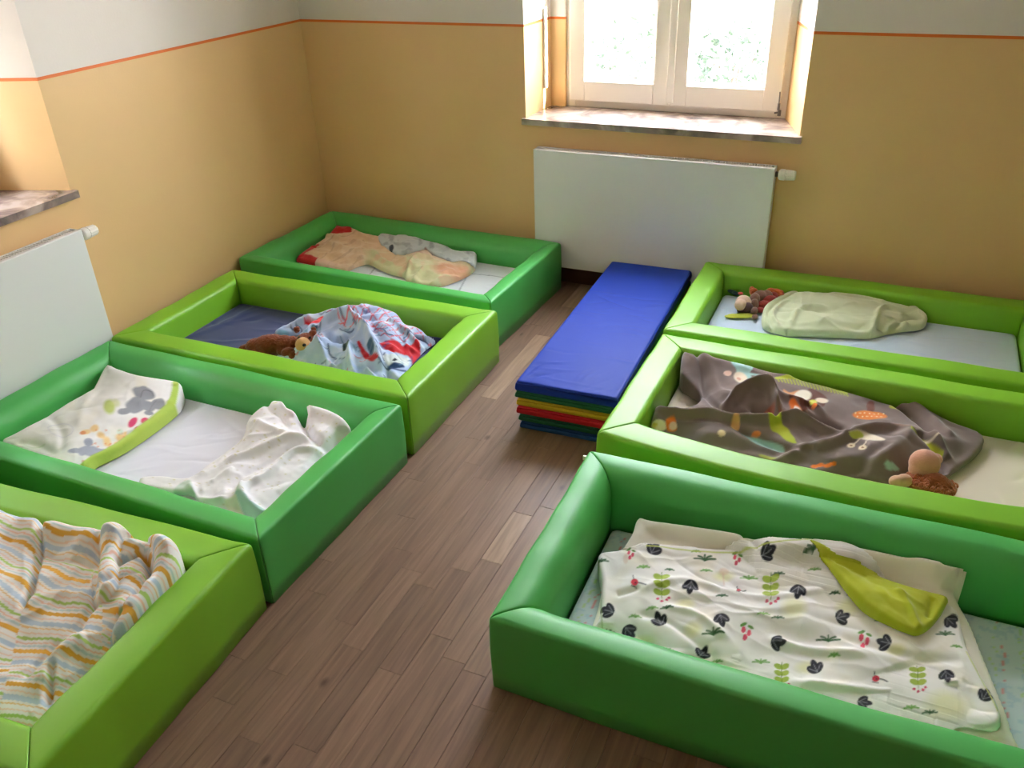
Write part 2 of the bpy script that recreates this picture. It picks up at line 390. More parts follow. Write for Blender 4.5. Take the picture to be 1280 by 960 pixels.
def profile(kind):
    H = BH
    pts = [(0, .003), (-.0015, .06), (-.003, .13), (-.0015, .20)]
    if kind == 'lime':
        t, r1, rx, rz = .110, .016, .022, .022
    else:
        t, r1, rx, rz = .108, .012, .066, .070
    for k in range(6):
        a = math.pi*(1-k/10.); pts.append((r1+r1*math.cos(a), H-r1+r1*math.sin(a)))
    n = 10; droop = 0 if kind == 'lime' else .004
    pts.append(((r1+t-rx)/2, H+.001))
    for k in range(n+1):
        a = math.pi/2*(1-k/n); pts.append((t-rx+rx*math.cos(a), H-rz-droop*(1-math.sin(a))+rz*math.sin(a)))
    pts += [(t+.002, .12), (t, .06), (t-.004, .003)]
    return pts
def foam_side(Ls, kind, seed, bow=0):
    prof = profile(kind); cs = (sum(p[0] for p in prof)/len(prof), .12)
    rg = np.random.RandomState(seed)
    ph = rg.uniform(0, 6.28, 4)
    bm = bmesh.new(); rings = []
    stations = [(0, .0045), (.0012, .0018), (.004, .0005), (.010, 0)]
    fr = [k/30 for k in range(1, 30)]
    def ring(end, off, ins, f=None):
        out = []
        for (s, z) in prof:
            ds = (s-cs[0]); dz = (z-cs[1]); l = math.hypot(ds, dz)+1e-6
            s2 = s-ds/l*ins; z2 = z-dz/l*ins
            a = s2 + .0008 + off; b_ = Ls - a
            if f is None: al = a if end == 0 else b_
            else:
                al = (s2+.0108) + (Ls-2*(s2+.0108))*f
                puff = .0012*math.sin(9*f+ph[0])+.0008*math.sin(23*f+ph[1])
                s2 -= bow*math.sin(math.pi*f)**.8
                s2 += puff*(1 if s > cs[0] else -1)*.8; z2 += puff*(1 if z > .2 else 0)
            out.append(bm.verts.new((al, s2, z2)))
        return out
    for off, ins in stations: rings.append(ring(0, off, ins))
    for f in fr: rings.append(ring(0, 0, 0, f))
    for off, ins in stations[::-1]: rings.append(ring(1, off, ins))
    n = len(prof)
    for r0, r1 in zip(rings, rings[1:]):
        for k in range(n): bm.faces.new((r0[k], r0[(k+1) % n], r1[(k+1) % n], r1[k])).smooth = True
    bm.faces.new(rings[0]); bm.faces.new(rings[-1][::-1])
    return bm
def bed(b, label):
    kind = 'green' if b in GREENS else 'lime'; m = M_GREEN if kind == 'green' else M_LIME
    x, y, r = BEDS[b]; L = blen(b)
    root = empty('foam_bed_frame', (x, y, 0), r); tag(root, label, 'bed frame', 'low padded foam bed frames on the floor')
    for k, (Ls, ox, oy, rz) in enumerate(((L, 0, 0, 0), (BW, L, 0, math.pi/2), (L, L, BW, math.pi), (BW, 0, BW, -math.pi/2))):
        bm = foam_side(Ls, kind, sum(map(ord, b))*7+k, {'R20': .052, 'R30': .012}.get(b+str(k), 0))
        me = bpy.data.meshes.new('foam_side'); bmesh.ops.recalc_face_normals(bm, faces=bm.faces[:]); bm.to_mesh(me); bm.free()
        o = link('foam_side', me, m, root); o.location = (ox, oy, 0); o.rotation_euler = (0, 0, rz)
    return root
bed('L1', 'dark green foam bed frame in the far left corner of the room')
bed('L2', 'lime green foam bed frame holding the teddy bear, second from the back on the left')
bed('L3', 'emerald green foam bed frame beside the left radiator with the white bedding inside')
bed('L4', 'lime green foam bed frame at the front left holding the striped duvet')
bed('R1', 'lime green foam bed frame against the window wall right of the blue mats')
bed('R2', 'lime green foam bed frame holding the grey blanket, middle of the right row')
r3 = bed('R3', 'emerald green foam bed frame at the front right holding the printed quilt')
bm = bmesh.new(); bx(bm, -.012, .004, BW-.03, BW-.022, .225, .24, .001); tg = obj('care_tag', bm, M_FRAME, r3); tg['label'] = 'tiny white tag at the corner seam'

# ------------------------------------------------------------------ cloth machinery
def vnoise(x, y, seed):
    rg = np.random.RandomState(seed); T = rg.rand(64, 64)
    xi = np.floor(x).astype(int); yi = np.floor(y).astype(int); fx = x-xi; fy = y-yi
    fx = fx*fx*fx*(fx*(fx*6-15)+10); fy = fy*fy*fy*(fy*(fy*6-15)+10)
    g = lambda a, b: T[a % 64, b % 64]
    return (g(xi, yi)*(1-fx)*(1-fy)+g(xi+1, yi)*fx*(1-fy)+g(xi, yi+1)*(1-fx)*fy+g(xi+1, yi+1)*fx*fy)*2-1
def fbm(x, y, seed, oct=3):
    r = 0; a = 1
    for o in range(oct): r = r + a*vnoise(x*2**o, y*2**o, seed+o*17); a *= .5
    return r
def catmull(P, k=6, closed=True):
    P = np.array(P, float); n = len(P); out = []
    rngi = range(n if closed else n-1)
    for i in rngi:
        p0, p1, p2, p3 = (P[(i-1) % n], P[i], P[(i+1) % n], P[(i+2) % n]) if closed else (P[max(i-1, 0)], P[i], P[i+1], P[min(i+2, n-1)])
        for j in range(k):
            t = j/k; out.append(.5*((2*p1)+(-p0+p2)*t+(2*p0-5*p1+4*p2-p3)*t*t+(-p0+3*p1-3*p2+p3)*t**3))
    if not closed: out.append(P[-1])
    return np.array(out)
def seg_near(X, Y, poly, closed=True):
    A = poly; B = np.roll(poly, -1, 0) if closed else poly[1:]; A = A if closed else poly[:-1]
    best = np.full(X.shape, 1e9); nx = np.zeros_like(best); ny = np.zeros_like(best); nh = np.zeros_like(best); nt_ = np.zeros_like(best)
    for i in range(len(A)):
        dx, dy = B[i, 0]-A[i, 0], B[i, 1]-A[i, 1]; l2 = dx*dx+dy*dy+1e-12
        t = np.clip(((X-A[i, 0])*dx+(Y-A[i, 1])*dy)/l2, 0, 1)
        qx = A[i, 0]+t*dx; qy = A[i, 1]+t*dy; d = (X-qx)**2+(Y-qy)**2
        m = d < best; best[m] = d[m]; nx[m] = qx[m]; ny[m] = qy[m]; nt_[m] = (i+t[m])/len(A)
        if poly.shape[1] > 2: nh[m] = (A[i, 2]+t*(B[i, 2]-A[i, 2]))[m]
    return np.sqrt(best), nx, ny, nh, nt_
def inside(X, Y, poly):
    r = np.zeros(X.shape, bool); n = len(poly)
    for i in range(n):
        x1, y1 = poly[i, :2]; x2, y2 = poly[(i+1) % n, :2]
        c = ((y1 > Y) != (y2 > Y)) & (X < (x2-x1)*(Y-y1)/(y2-y1+1e-15)+x1); r ^= c
    return r
def set_mesh(name, V, F, col=None, smooth=True):
    me = bpy.data.meshes.new(name)
    me.vertices.add(len(V)); me.vertices.foreach_set('co', V.astype(np.float32).ravel())
    me.loops.add(F.size); me.loops.foreach_set('vertex_index', F.astype(np.int32).ravel())
    me.polygons.add(len(F)); me.polygons.foreach_set('loop_start', np.arange(0, F.size, F.shape[1], dtype=np.int32))
    me.update(calc_edges=True); me.validate()
    if col is not None:
        a = me.color_attributes.new('Col', 'FLOAT_COLOR', 'POINT')
        c = np.ones((len(V), 4), np.float32); c[:, :3] = col; a.data.foreach_set('color', c.ravel())
    if smooth: me.shade_smooth()
    return me
def local_px(px, py, b, z):
    p = at(px, py, z); return w2b(b, p[0], p[1])
RIDGE = {'R2': 1.3, 'R1': 1.5, 'L2': 1.5}
VMIN = {'R3': .104}
class Cloth:
    """A cloth lying in bed b (bed-local u, v).  outline: photo pixels with height above the mattress."""
    def __init__(s, b, outline, cell=.004, thick=.012, edge=.02, clamp=True, pts=(), sm=4, smooth_h=.05, zbase=None):
        s.b = b; s.z0 = (ZM[b] if zbase is None else zbase)
        t, L = BT[b], blen(b)
        O = []
        for q in outline:
            h = q[2] if len(q) > 2 else 0
            u, v = local_px(q[0], q[1], b, s.z0+h)
            if clamp: u = min(max(u, t+.006), L-t-.006); v = min(max(v, VMIN.get(b, t+.006)), BW-t-.006)
            O.append((u, v, h))
        s.poly = catmull(O, sm)
        if clamp: s.poly[:, 0] = np.clip(s.poly[:, 0], t+.005, L-t-.005); s.poly[:, 1] = np.clip(s.poly[:, 1], VMIN.get(b, t+.005), BW-t-.005)
        lo = s.poly[:, :2].min(0)-cell*1.5; hi = s.poly[:, :2].max(0)+cell*1.5
        nu = int((hi[0]-lo[0])/cell)+2; nv = int((hi[1]-lo[1])/cell)+2
        U, V = np.meshgrid(lo[0]+np.arange(nu)*cell, lo[1]+np.arange(nv)*cell, indexing='ij')
        ins = inside(U, V, s.poly)
        cellin = ins[:-1, :-1].astype(int)+ins[1:, :-1]+ins[1:, 1:]+ins[:-1, 1:]
        keep = cellin >= 2
        idx = np.arange(nu*nv).reshape(nu, nv)
        F = np.stack([idx[:-1, :-1][keep], idx[1:, :-1][keep], idx[1:, 1:][keep], idx[:-1, 1:][keep]], 1)
        used = np.unique(F); mp = np.full(nu*nv, -1); mp[used] = np.arange(len(used)); s.F = mp[F]
        s.U = U.ravel()[used]; s.V = V.ravel()[used]
        # boundary vertices -> snap on the outline
        E = np.concatenate([s.F[:, [0, 1]], s.F[:, [1, 2]], s.F[:, [2, 3]], s.F[:, [3, 0]]])
        key = np.sort(E, 1); kk = key[:, 0].astype(np.int64)*10**7+key[:, 1]
        un, inv, cnt = np.unique(kk, return_inverse=True, return_counts=True)
        s.bedges = E[cnt[inv] == 1]; bv = np.unique(s.bedges)
        d, nx, ny, nh, _ = seg_near(s.U, s.V, s.poly)
        s.U[bv] = nx[bv]; s.V[bv] = ny[bv]; d[bv] = 0
        s.d = d
        # base height: inverse-distance blend of the outline and control heights
        src = [(p[0], p[1], p[2], 1.) for p in s.poly[::2]]
        for q in pts:
            u, v = local_px(q[0], q[1], b, s.z0+q[2]); src.append((u, v, q[2], 6.))
        H = np.zeros_like(s.U); W = np.zeros_like(s.U)
        for (a, c, h, wt) in src:
            w_ = wt/((s.U-a)**2+(s.V-c)**2+.0006)**1.6; H += w_*h; W += w_
        H /= W
        k = np.clip(d/smooth_h, 0, 1); k = k*k*(3-2*k)
        s.base = nh*(1-k)+H*k
        e = np.clip(d/edge, 0, 1)
        s.h = s.base + thick*np.sqrt(1-(1-e)**2) + .002
        s.fade = np.clip(d/.03, 0, 1)
        s.bh = nh
        x, y = b2w(b, s.U, s.V); s.px, s.py = project(np.stack([x, y, s.z0+s.base+thick], 1))
    def line(s, pts):
        P = np.array([(*local_px(q[0], q[1], s.b, s.z0+(q[2] if len(q) > 2 else .02)),) for q in pts])
        return catmull(P, 5, False)
    def ridge(s, pts, height, width, kind='g', taper=True, edgefade=False):
        P = s.line(pts); d, _, _, _, t = seg_near(s.U, s.V, P, False)
        if kind == 'g': f = np.exp(-(d/width)**2)
        elif kind == 's': f = np.exp(-np.abs(d/width)**1.1)          # sharp crease
        else: f = np.sqrt(np.clip(1-(d/width)**2, 0, 1))
        if taper: f = f*np.clip(np.minimum(t, 1-t)*6+.25, 0, 1)
        s.h += height*f*RIDGE.get(s.b, 1)*(s.fade if edgefade else 1); return s
    def step(s, pts, height, soft=.006, side=1):
        """an upper layer edge: raises everything on one side of the line (polygon given in pixels)"""
        P = np.array([local_px(q[0], q[1], s.b, s.z0+.02) for q in pts]); ins = inside(s.U, s.V, P)
        d, _, _, _, _ = seg_near(s.U, s.V, P)
        f = np.where(ins, 1-.5*np.exp(-d/soft), .5*np.exp(-d/soft)); s.h += height*f; return s
    def creases(s, n, ang, spread, length, width, amp, seed, warp=.01):
        rg = np.random.RandomState(seed)
        WX = s.U+warp*fbm(s.U*9, s.V*9, seed, 2); WY = s.V+warp*fbm(s.U*9+7, s.V*9, seed+3, 2)
        for i in range(n):
            k = rg.randint(len(s.U)); a = math.radians(ang+rg.normal()*spread)
            l = length*rg.uniform(.4, 1.4); w_ = width*rg.uniform(.6, 1.5); A = amp*rg.uniform(.3, 1)*rg.choice([1, 1, -1])
            dx, dy = WX-s.U[k], WY-s.V[k]; al = dx*math.cos(a)+dy*math.sin(a); ac = -dx*math.sin(a)+dy*math.cos(a)
            ac = ac+al*al*rg.normal()*.8
            s.h += A*np.exp(-(al/l)**2)*np.exp(-(np.abs(ac)/w_)**1.5)*s.fade
        return s
    def noise(s, freq, amp, seed, oct=3, ridged=False, su=1, sv=1, rot=0):
        c, q = math.cos(math.radians(rot)), math.sin(math.radians(rot)); a = (s.U*c+s.V*q)*su; b_ = (-s.U*q+s.V*c)*sv
        n = fbm(a*freq, b_*freq, seed, oct)
        if ridged: n = (1-np.abs(n)*1.6)*1-.4
        s.h += amp*n*s.fade; return s
    # printing --------------------------------------------------------
    def paint(s, rgb): s.col = np.tile(np.array(S(*rgb)), (len(s.U), 1)); return s
    def blend(s, mask, rgb, op=1.):
        m = (np.clip(mask, 0, 1)*op)[:, None]; s.col = s.col*(1-m)+np.array(S(*rgb))*m; return s
    def ell(s, cx, cy, rx, ry, rgb, rot=0, op=1., soft=.25, wob=0):
        c, q = math.cos(math.radians(rot)), math.sin(math.radians(rot)); dx, dy = s.px-cx, s.py-cy
        a = (dx*c+dy*q)/rx; b_ = (-dx*q+dy*c)/ry; r = np.sqrt(a*a+b_*b_)
        if wob: r = r+wob*vnoise(s.px/6, s.py/6, int(cx))
        return s.blend((1-r)/soft+.5, rgb, op)
    def stroke(s, pts, w_, rgb, op=1.):
        P = catmull(np.array(pts, float), 5, False); bb = (s.px > P[:, 0].min()-12) & (s.px < P[:, 0].max()+12) & (s.py > P[:, 1].min()-12) & (s.py < P[:, 1].max()+12)
        d = np.full(len(s.px), 99.); dd, *_ = seg_near(s.px[bb], s.py[bb], P, False); d[bb] = dd
        return s.blend((w_/2-d)+.5, rgb, op)
    def region(s, pts, rgb, op=1., soft=1.5, smooth=True, wob=0):
        P = catmull(pts, 4) if smooth else np.array(pts, float)
        x, y = s.px, s.py
        if wob: x = x+wob*vnoise(x/9, y/9, 3); y = y+wob*vnoise(x/9, y/9, 5)
        ins = inside(x, y, P); d, *_ = seg_near(x, y, P)
        return s.blend(np.where(ins, .5+d/soft, .5-d/soft), rgb, op)
    def build(s, name, m, label=None, cat=None, group=None, parent=None, solid=True):
        h = np.maximum(s.h, .0015)
        V = np.stack([s.U, s.V, s.z0+h+.0005], 1)
        n = len(V); bv = np.unique(s.bedges); mp = {int(v): n+i for i, v in enumerate(bv)}
        lo = V[bv].copy(); lo[:, 2] = s.z0+.0012 if solid else np.maximum(s.z0+.0012, V[bv][:, 2]-.012)
        if hasattr(s, 'low'): lo[:, 2] = np.minimum(V[bv][:, 2]-.001, np.maximum(lo[:, 2], s.z0+s.low[bv]))
        Q = np.array([(e[1], e[0], mp[int(e[0])], mp[int(e[1])]) for e in s.bedges])
        F = np.concatenate([s.F, Q]); V = np.concatenate([V, lo]); col = np.concatenate([s.col, s.col[bv]])
        x, y, r = BEDS[s.b]
        cu, cv = s.U.mean(), s.V.mean(); V[:, 0] -= cu; V[:, 1] -= cv; V[:, 2] -= s.z0
        me = set_mesh(name, V, F, col); o = link(name, me, m)
        wx, wy = b2w(s.b, cu, cv); o.location = (wx, wy, s.z0); o.rotation_euler = (0, 0, r)
        tag(o, label, cat, group)
        if parent is not None:
            o.parent = parent; o.matrix_parent_inverse = (Matrix.Translation(parent.location) @ Matrix.Rotation(parent.rotation_euler[2], 4, 'Z')).inverted()
        return o

def cushion(name, x0, x1, y0, y1, z0, z1, r, m, disp=None, colfn=None, cell=.012, parent=None, loc=None, rz=0, bulge=0.0):
    """soft slab: dense top, rounded rim, sides with a slight bulge; coordinates local to loc"""
    def axis(a, b):
        n = max(2, int((b-a-2*r)/cell)); mid = list(np.linspace(a+r, b-r, n+1))
        ed = [r*(1-math.cos(math.pi/2*k/4)) for k in range(4)]
        return np.array([a+e for e in ed]+mid+[b-e for e in ed[::-1]])
    X, Y = np.meshgrid(axis(x0, x1), axis(y0, y1), indexing='ij'); nu, nv = X.shape
    dx = np.minimum(X-x0, x1-X); dy = np.minimum(Y-y0, y1-Y)
    ex = np.clip(1-dx/r, 0, 1); ey = np.clip(1-dy/r, 0, 1); e = np.clip(np.sqrt(ex**2+ey**2), 0, 1)
    Z = z1 - r*(1-np.sqrt(np.clip(1-e*e, 0, 1)))
    if disp is not None: Z = Z + disp(X, Y)*np.clip(np.minimum(dx, dy)/.03, 0, 1)
    # round the corner columns
    V = np.stack([X.ravel(), Y.ravel(), Z.ravel()], 1)
    idx = np.arange(nu*nv).reshape(nu, nv)
    F = [np.stack([idx[:-1, :-1].ravel(), idx[1:, :-1].ravel(), idx[1:, 1:].ravel(), idx[:-1, 1:].ravel()], 1)]
    loop = list(idx[:, 0])+list(idx[-1, 1:])+list(idx[-2::-1, -1])+list(idx[0, -2:0:-1])
    loop = np.array(loop); P = V[loop]; cx, cy = (x0+x1)/2, (y0+y1)/2
    prev = loop; n = len(V)
    for k, (f, b_) in enumerate(((.35, .7), (.6, 1), (.85, .6), (1, -.6))):
        R = P.copy(); zt = P[:, 2]; R[:, 2] = zt+(z0-zt)*f
        sx = np.sign(R[:, 0]-cx)*(np.minimum(R[:, 0]-x0, x1-R[:, 0]) < 1e-5); sy = np.sign(R[:, 1]-cy)*(np.minimum(R[:, 1]-y0, y1-R[:, 1]) < 1e-5)
        R[:, 0] += sx*bulge*b_; R[:, 1] += sy*bulge*b_
        V = np.concatenate([V, R]); cur = np.arange(n, n+len(loop)); n += len(loop)
        F.append(np.stack([prev, cur, np.roll(cur, -1), np.roll(prev, -1)], 1)); prev = cur
    F = np.concatenate(F)[:, ::-1]
    col = colfn(V) if colfn else None
    # orient outwards: top faces must look up
    F[:(nu-1)*(nv-1)] = F[:(nu-1)*(nv-1)][:, ::-1]
    me = set_mesh(name, V, F, col); o = link(name, me, m, parent)
    if loc is not None: o.location = loc
    o.rotation_euler = (0, 0, rz); return o
def crease_fn(n, ang, spread, length, width, amp, seed, bounds):
    rg = np.random.RandomState(seed); L = []
    for i in range(n):
        L.append((rg.uniform(bounds[0], bounds[1]), rg.uniform(bounds[2], bounds[3]), math.radians(ang+rg.normal()*spread), length*rg.uniform(.4, 1.4), width*rg.uniform(.6, 1.5), amp*rg.uniform(.3, 1)*rg.choice([1, -1]), rg.normal()))
    def f(X, Y):
        WX = X+.012*fbm(X*8, Y*8, seed, 2); WY = Y+.012*fbm(X*8+5, Y*8, seed+2, 2); h = 0*X
        for (a, b_, an, l, w_, A, cv) in L:
            dx, dy = WX-a, WY-b_; al = dx*math.cos(an)+dy*math.sin(an); ac = -dx*math.sin(an)+dy*math.cos(an)+al*al*cv*.8
            h = h + A*np.exp(-(al/l)**2)*np.exp(-(np.abs(ac)/w_)**1.5)
        return h
    return f
def mattress(b, rgb, label, creases=None, colfn=None, seed=1):
    t, L = BT[b], blen(b); g = .007
    x, y, r = BEDS[b]
    cr_ = creases or (24, 20, 60, .12, .012, .004)
    cf0 = crease_fn(*cr_, seed, (t, L-t, t, BW-t)); cf = lambda X, Y: np.minimum(cf0(X, Y), cr_[5])-cr_[5]
    def cfn(V):
        if colfn: return colfn(V)
        return np.tile(np.array(S(*rgb)), (len(V), 1))
    o = cushion('mattress', t+g, L-t-g, VMIN.get(b, t)+g, BW-t-g, .004, ZM[b], .022, M_COTTON, cf, cfn, .006, None, (x, y, 0), r)
    return tag(o, label, 'mattress', 'mattresses inside the foam bed frames')
def grid_lines(V, base, rgb, per, wd):
    c = np.tile(np.array(S(*base)), (len(V), 1)); q = np.abs(((V[:, 0]+.3*V[:, 1]+.25) % per)-per/2) < wd
    q |= np.abs(((V[:, 1]+.02*np.sin(V[:, 0]*9)) % (per*1.5))-per*.4) < wd
    c[q] = S(*rgb); return c
mattress('L1', (214, 220, 228), 'mattress under a pale grey-white sheet with thin grey lines, in the far corner bed', None, lambda V: grid_lines(V, (216, 222, 230), (150, 160, 172), .26, .0035), 11)
mattress('L2', (52, 62, 110), 'mattress under a wrinkled navy blue sheet beside the teddy bear', (26, 25, 40, .14, .014, .006), None, 12)
mattress('L3', (226, 226, 240), 'mattress under a plain white sheet between the folded blanket and dotted muslin', (46, 30, 30, .10, .010, .0042), None, 13)
mattress('L4', (225, 228, 232), 'mattress hidden under the striped duvet in the front left bed', None, None, 14)
mattress('R1', (196, 212, 232), 'mattress under a pale blue sheet beside the green sleeping bag', (22, 8, 20, .25, .01, .0045), None, 15)
mattress('R2', (226, 212, 196), 'mattress under a wrinkled cream sheet beside the grey blanket', (80, 60, 40, .07, .011, .009), None, 16)
def r3sheet(V):
    c = np.tile(np.array(S(206, 220, 226)), (len(V), 1))
    n = fbm(V[:, 0]*60, V[:, 1]*60, 4, 3); m = (n > .55); c[m] = S(186, 208, 220)
    wob = V[:, 0]+.004*np.sin(V[:, 1]*130)+.006*fbm(V[:, 0]*30, V[:, 1]*30, 8, 2)
    q = (np.abs((wob % .068)-.034) < .0016) & (fbm(V[:, 0]*20, V[:, 1]*50, 2, 2) > -.15); c[q] = S(222, 150, 158)
    q = (np.abs(((wob+.02) % .068)-.034) < .002) & (fbm(V[:, 0]*20, V[:, 1]*60, 5, 2) > .1); c[q] = S(190, 214, 160)
    return c
mattress('R3', None, 'mattress under a pale blue sheet with faint pink dashed lines, front right bed', (40, 10, 60, .06, .01, .0035), r3sheet, 17)
#@@CLOTHS@@
def height_over(s, o, gap=.004):
    """lift cloth s so that it lies on cloth o (same bed)"""
    c = .006; lo = np.array([min(s.U.min(), o.U.min()), min(s.V.min(), o.V.min())])
    n = (int((max(s.U.max(), o.U.max())-lo[0])/c)+3, int((max(s.V.max(), o.V.max())-lo[1])/c)+3)
    G = np.full(n, -9.); iu = ((o.U-lo[0])/c).round().astype(int); iv = ((o.V-lo[1])/c).round().astype(int)
    np.maximum.at(G, (iu, iv), o.z0+o.h)
    G2 = G.copy()
    for a in (-1, 0, 1):
        for b in (-1, 0, 1): G2 = np.maximum(G2, np.roll(np.roll(G, a, 0), b, 1))
    iu = ((s.U-lo[0])/c).round().astype(int); iv = ((s.V-lo[1])/c).round().astype(int)
    s.h = np.maximum(s.h, G2[iu, iv]-s.z0+gap); s.low = G2[iu, iv]-s.z0+gap*.5; return s
def X5(x, y, h=0): return (330+x*.2266, 260+y*.2266, h)
def X6(x, y, h=0): return (800+x*.34375, 430+y*.34375, h)
def X7(x, y, h=0): return (890+x*.2266, 340+y*.2266, h)
def X4(x, y, h=0): return (290+x*.2109, 360+y*.2109, h)
def X8(x, y, h=0): return (x*.1875, 440+y*.1875, h)
def XM(x, y, h=0): return (170+x*.21875, 490+y*.21875, h)
def XS(x, y, h=0): return (x*.1875, 600+y*.1875, h)

# ---- far left bed: peach blanket and grey-blue cloth
c = Cloth('L1', [X5(40,245,.02), X5(150,213,.03), X5(240,203,.03), X5(245,175,.03), X5(285,130,.05), X5(350,68,.07), X5(400,85,.07), X5(480,120,.06), X5(560,150,.05), X5(640,165,.05), X5(740,190,.05), X5(830,200,.05), X5(900,225,.05), X5(1000,255,.04), X5(1090,290,.03), X5(1165,315,.02), X5(1130,365,.01), X5(1040,412,.005), X5(950,435,.005), X5(860,425,.005), X5(790,408,.01), X5(770,378,.01), X5(700,360,.01), X5(640,335,.01), X5(575,295,.02), X5(510,320,.01), X5(450,345,.01), X5(380,330,.01), X5(280,310,.01), X5(160,285,.01), X5(60,262,.01)],
          .0045, .014, .02, pts=[X5(330,180,.045), X5(560,230,.05), X5(850,310,.05), X5(1000,350,.04), X5(250,260,.03)])
c.creases(38, 15, 22, .09, .010, .008, 3).creases(30, 75, 30, .05, .008, .005, 4).noise(18, .006, 5)
for pl, hh in (([(250,200),(350,205),(480,240),(560,250)], .018), ([(300,140),(420,180),(560,215)], .016), ([(420,110),(540,170),(640,200)], .012), ([(780,350),(840,290),(930,290)], .02), ([(800,390),(880,340),(1010,330)], .018), ([(600,250),(700,290),(790,290)], .018), ([(600,290),(700,330)], .015), ([(880,400),(980,370),(1090,350)], .014)):
    c.ridge([X5(*p, .05) for p in pl], hh, .013)
c.ridge([X5(245,205,.04), X5(360,215,.04)], -.02, .012)
c.paint((234, 200, 168))
nz = fbm(c.px/14, c.py/9, 6, 3)
c.blend(nz*1.5, (246, 222, 202), .7)
c.blend(np.where(np.abs(((c.py+.35*c.px+6*fbm(c.px/30, c.py/30, 7, 2)) % 13)-6.5) < 1.0, 1, 0)*(c.px < 455), (176, 128, 96), .3)
right = np.clip((c.px-452)/14, 0, 1)*np.clip((c.py-.15*(c.px-452)-312)/8+.6, 0, 1)
c.blend(right, (214, 214, 168), .85)
c.blend(np.clip(fbm(c.px/16+3, c.py/8, 9, 2)*2.5-.4, 0, 1)*right, (232, 190, 160), .7)
c.ell(*X5(1040,350)[:2], 24, 9, (226, 160, 130), 10, .8, .6); c.ell(*X5(330,310)[:2], 16, 5, (244, 210, 206), 10, .7, .6)
ii = np.argsort(c.py-.15*c.px)[:1]; tx, ty = c.px[c.px < 440].min(), 0
k1 = c.V-c.U*.25; sel = c.px < 440
c.blend(np.clip((np.quantile(-k1[sel], .09)-(-k1))/.004+.5, 0, 1)*sel, (205, 40, 42))
c.blend(np.clip((.035-c.d)/.004+.5, 0, 1)*(c.U < c.U.min()+.13)*(c.V < np.quantile(c.V[sel], .6)), (200, 36, 40))
peach = c
peach.build('blanket', M_TERRY, 'crumpled peach and pale green blanket with red corners, far left corner bed', 'blanket')
c = Cloth('L1', [X5(632,165,.06), X5(660,150,.07), X5(740,163,.08), X5(830,168,.08), X5(900,190,.07), X5(1000,215,.06), X5(1060,245,.05), X5(1165,252,.04), X5(1168,290,.03), X5(1160,325,.03), X5(1070,312,.03), X5(1000,290,.05), X5(940,262,.06), X5(890,235,.06), X5(830,245,.06), X5(760,262,.05), X5(690,238,.05), X5(645,205,.06)],
          .004, .012, .014, pts=[X5(800,210,.08), X5(1050,280,.05)])
c.creases(20, 60, 30, .04, .007, .006, 8).noise(26, .004, 3)
height_over(c, peach, .003)
c.ridge([X5(700,230,.06), X5(730,195,.06), X5(800,185,.06)], .008, .012).ridge([X5(910,215,.06), X5(1010,245,.06), X5(1120,270,.05)], .014, .012)
c.paint((200, 208, 212)); c.blend(fbm(c.px/7, c.py/5, 3, 2)*1.6-.2, (150, 160, 170), .7)
c.ell(*X5(703,222)[:2], 3, 3, (70, 74, 84)); c.stroke([X5(890,225)[:2], X5(940,258)[:2], X5(1000,285)[:2]], 3, (140, 90, 84), .8)
c.build('cuddle_cloth', M_TERRY, 'pale grey-blue terry cloth bunched on the peach blanket, far corner bed', 'cloth')

# ---- left second bed: printed duvet
c = Cloth('L2', [X4(335,228,.02), X4(430,178,.05), X4(520,158,.07), X4(600,128,.09), X4(660,110,.10), X4(740,118,.10), X4(820,113,.10), X4(900,133,.10), X4(980,165,.09), X4(1030,228,.07), X4(1120,258,.05), X4(1165,300,.03), X4(1205,318,.01), X4(1150,370,0), X4(1110,410,0), X4(1050,480,0), X4(990,560,0), X4(850,560,0), X4(700,540,0), X4(560,520,0), X4(400,490,0), X4(270,440,0), X4(290,385,0), X4(400,300,.0), X4(420,270,.01), X4(260,275,.01), X4(290,245,.01)],
          .004, .016, .025, pts=[X4(700,200,.11), X4(900,220,.11), X4(600,300,.08), X4(900,400,.05), X4(700,430,.04), X4(480,230,.06), X4(1050,330,.05)], smooth_h=.08)
for pl, hh, ww in (([(520,250),(640,225),(760,270),(840,350),(890,430)], .030, .018), ([(500,330),(560,400),(600,430)], .018, .012), ([(700,330),(700,420),(740,490)], .022, .012),
                   ([(450,420),(560,430),(660,460)], .018, .012), ([(780,430),(850,480),(900,510)], .016, .011), ([(930,250),(1040,270),(1130,300)], .014, .014), ([(620,150),(700,200),(860,240)], -.012, .02),
                   ([(560,300),(620,330),(700,310)], -.022, .014), ([(880,380),(920,450),(1000,480)], -.015, .012), ([(640,420),(650,480)], -.018, .008)):
    c.ridge([X4(*p, .07) for p in pl], hh, ww)
c.creases(60, 120, 60, .06, .009, .010, 21).creases(30, 30, 30, .05, .008, .008, 22).noise(12, .010, 7)
c.paint((176, 196, 228)); c.blend(fbm(c.px/9, c.py/6, 31, 2)*1.3, (206, 216, 232), .7)
pl = [X4(*p)[:2] for p in ((600,120),(760,100),(930,120),(1040,200),(1150,280),(1190,330),(1050,330),(880,300),(790,250),(640,210),(560,180))]
m = inside(c.px, c.py, catmull(pl, 4))
wx, wy = c.px+1.2*fbm(c.px/12, c.py/12, 2, 2), c.py+1.2*fbm(c.px/12, c.py/12, 5, 2)
l1 = np.abs(((wx*.5+wy*1.0) % 9)-4.5) < .7; l2 = np.abs(((wx*.8-wy*.9) % 13)-6.5) < .7
c.blend((m & l1)*1., (226, 96, 110), .85); c.blend((m & l2)*1., (210, 84, 100), .85)
P = lambda *a: [X4(*p)[:2] for p in a]
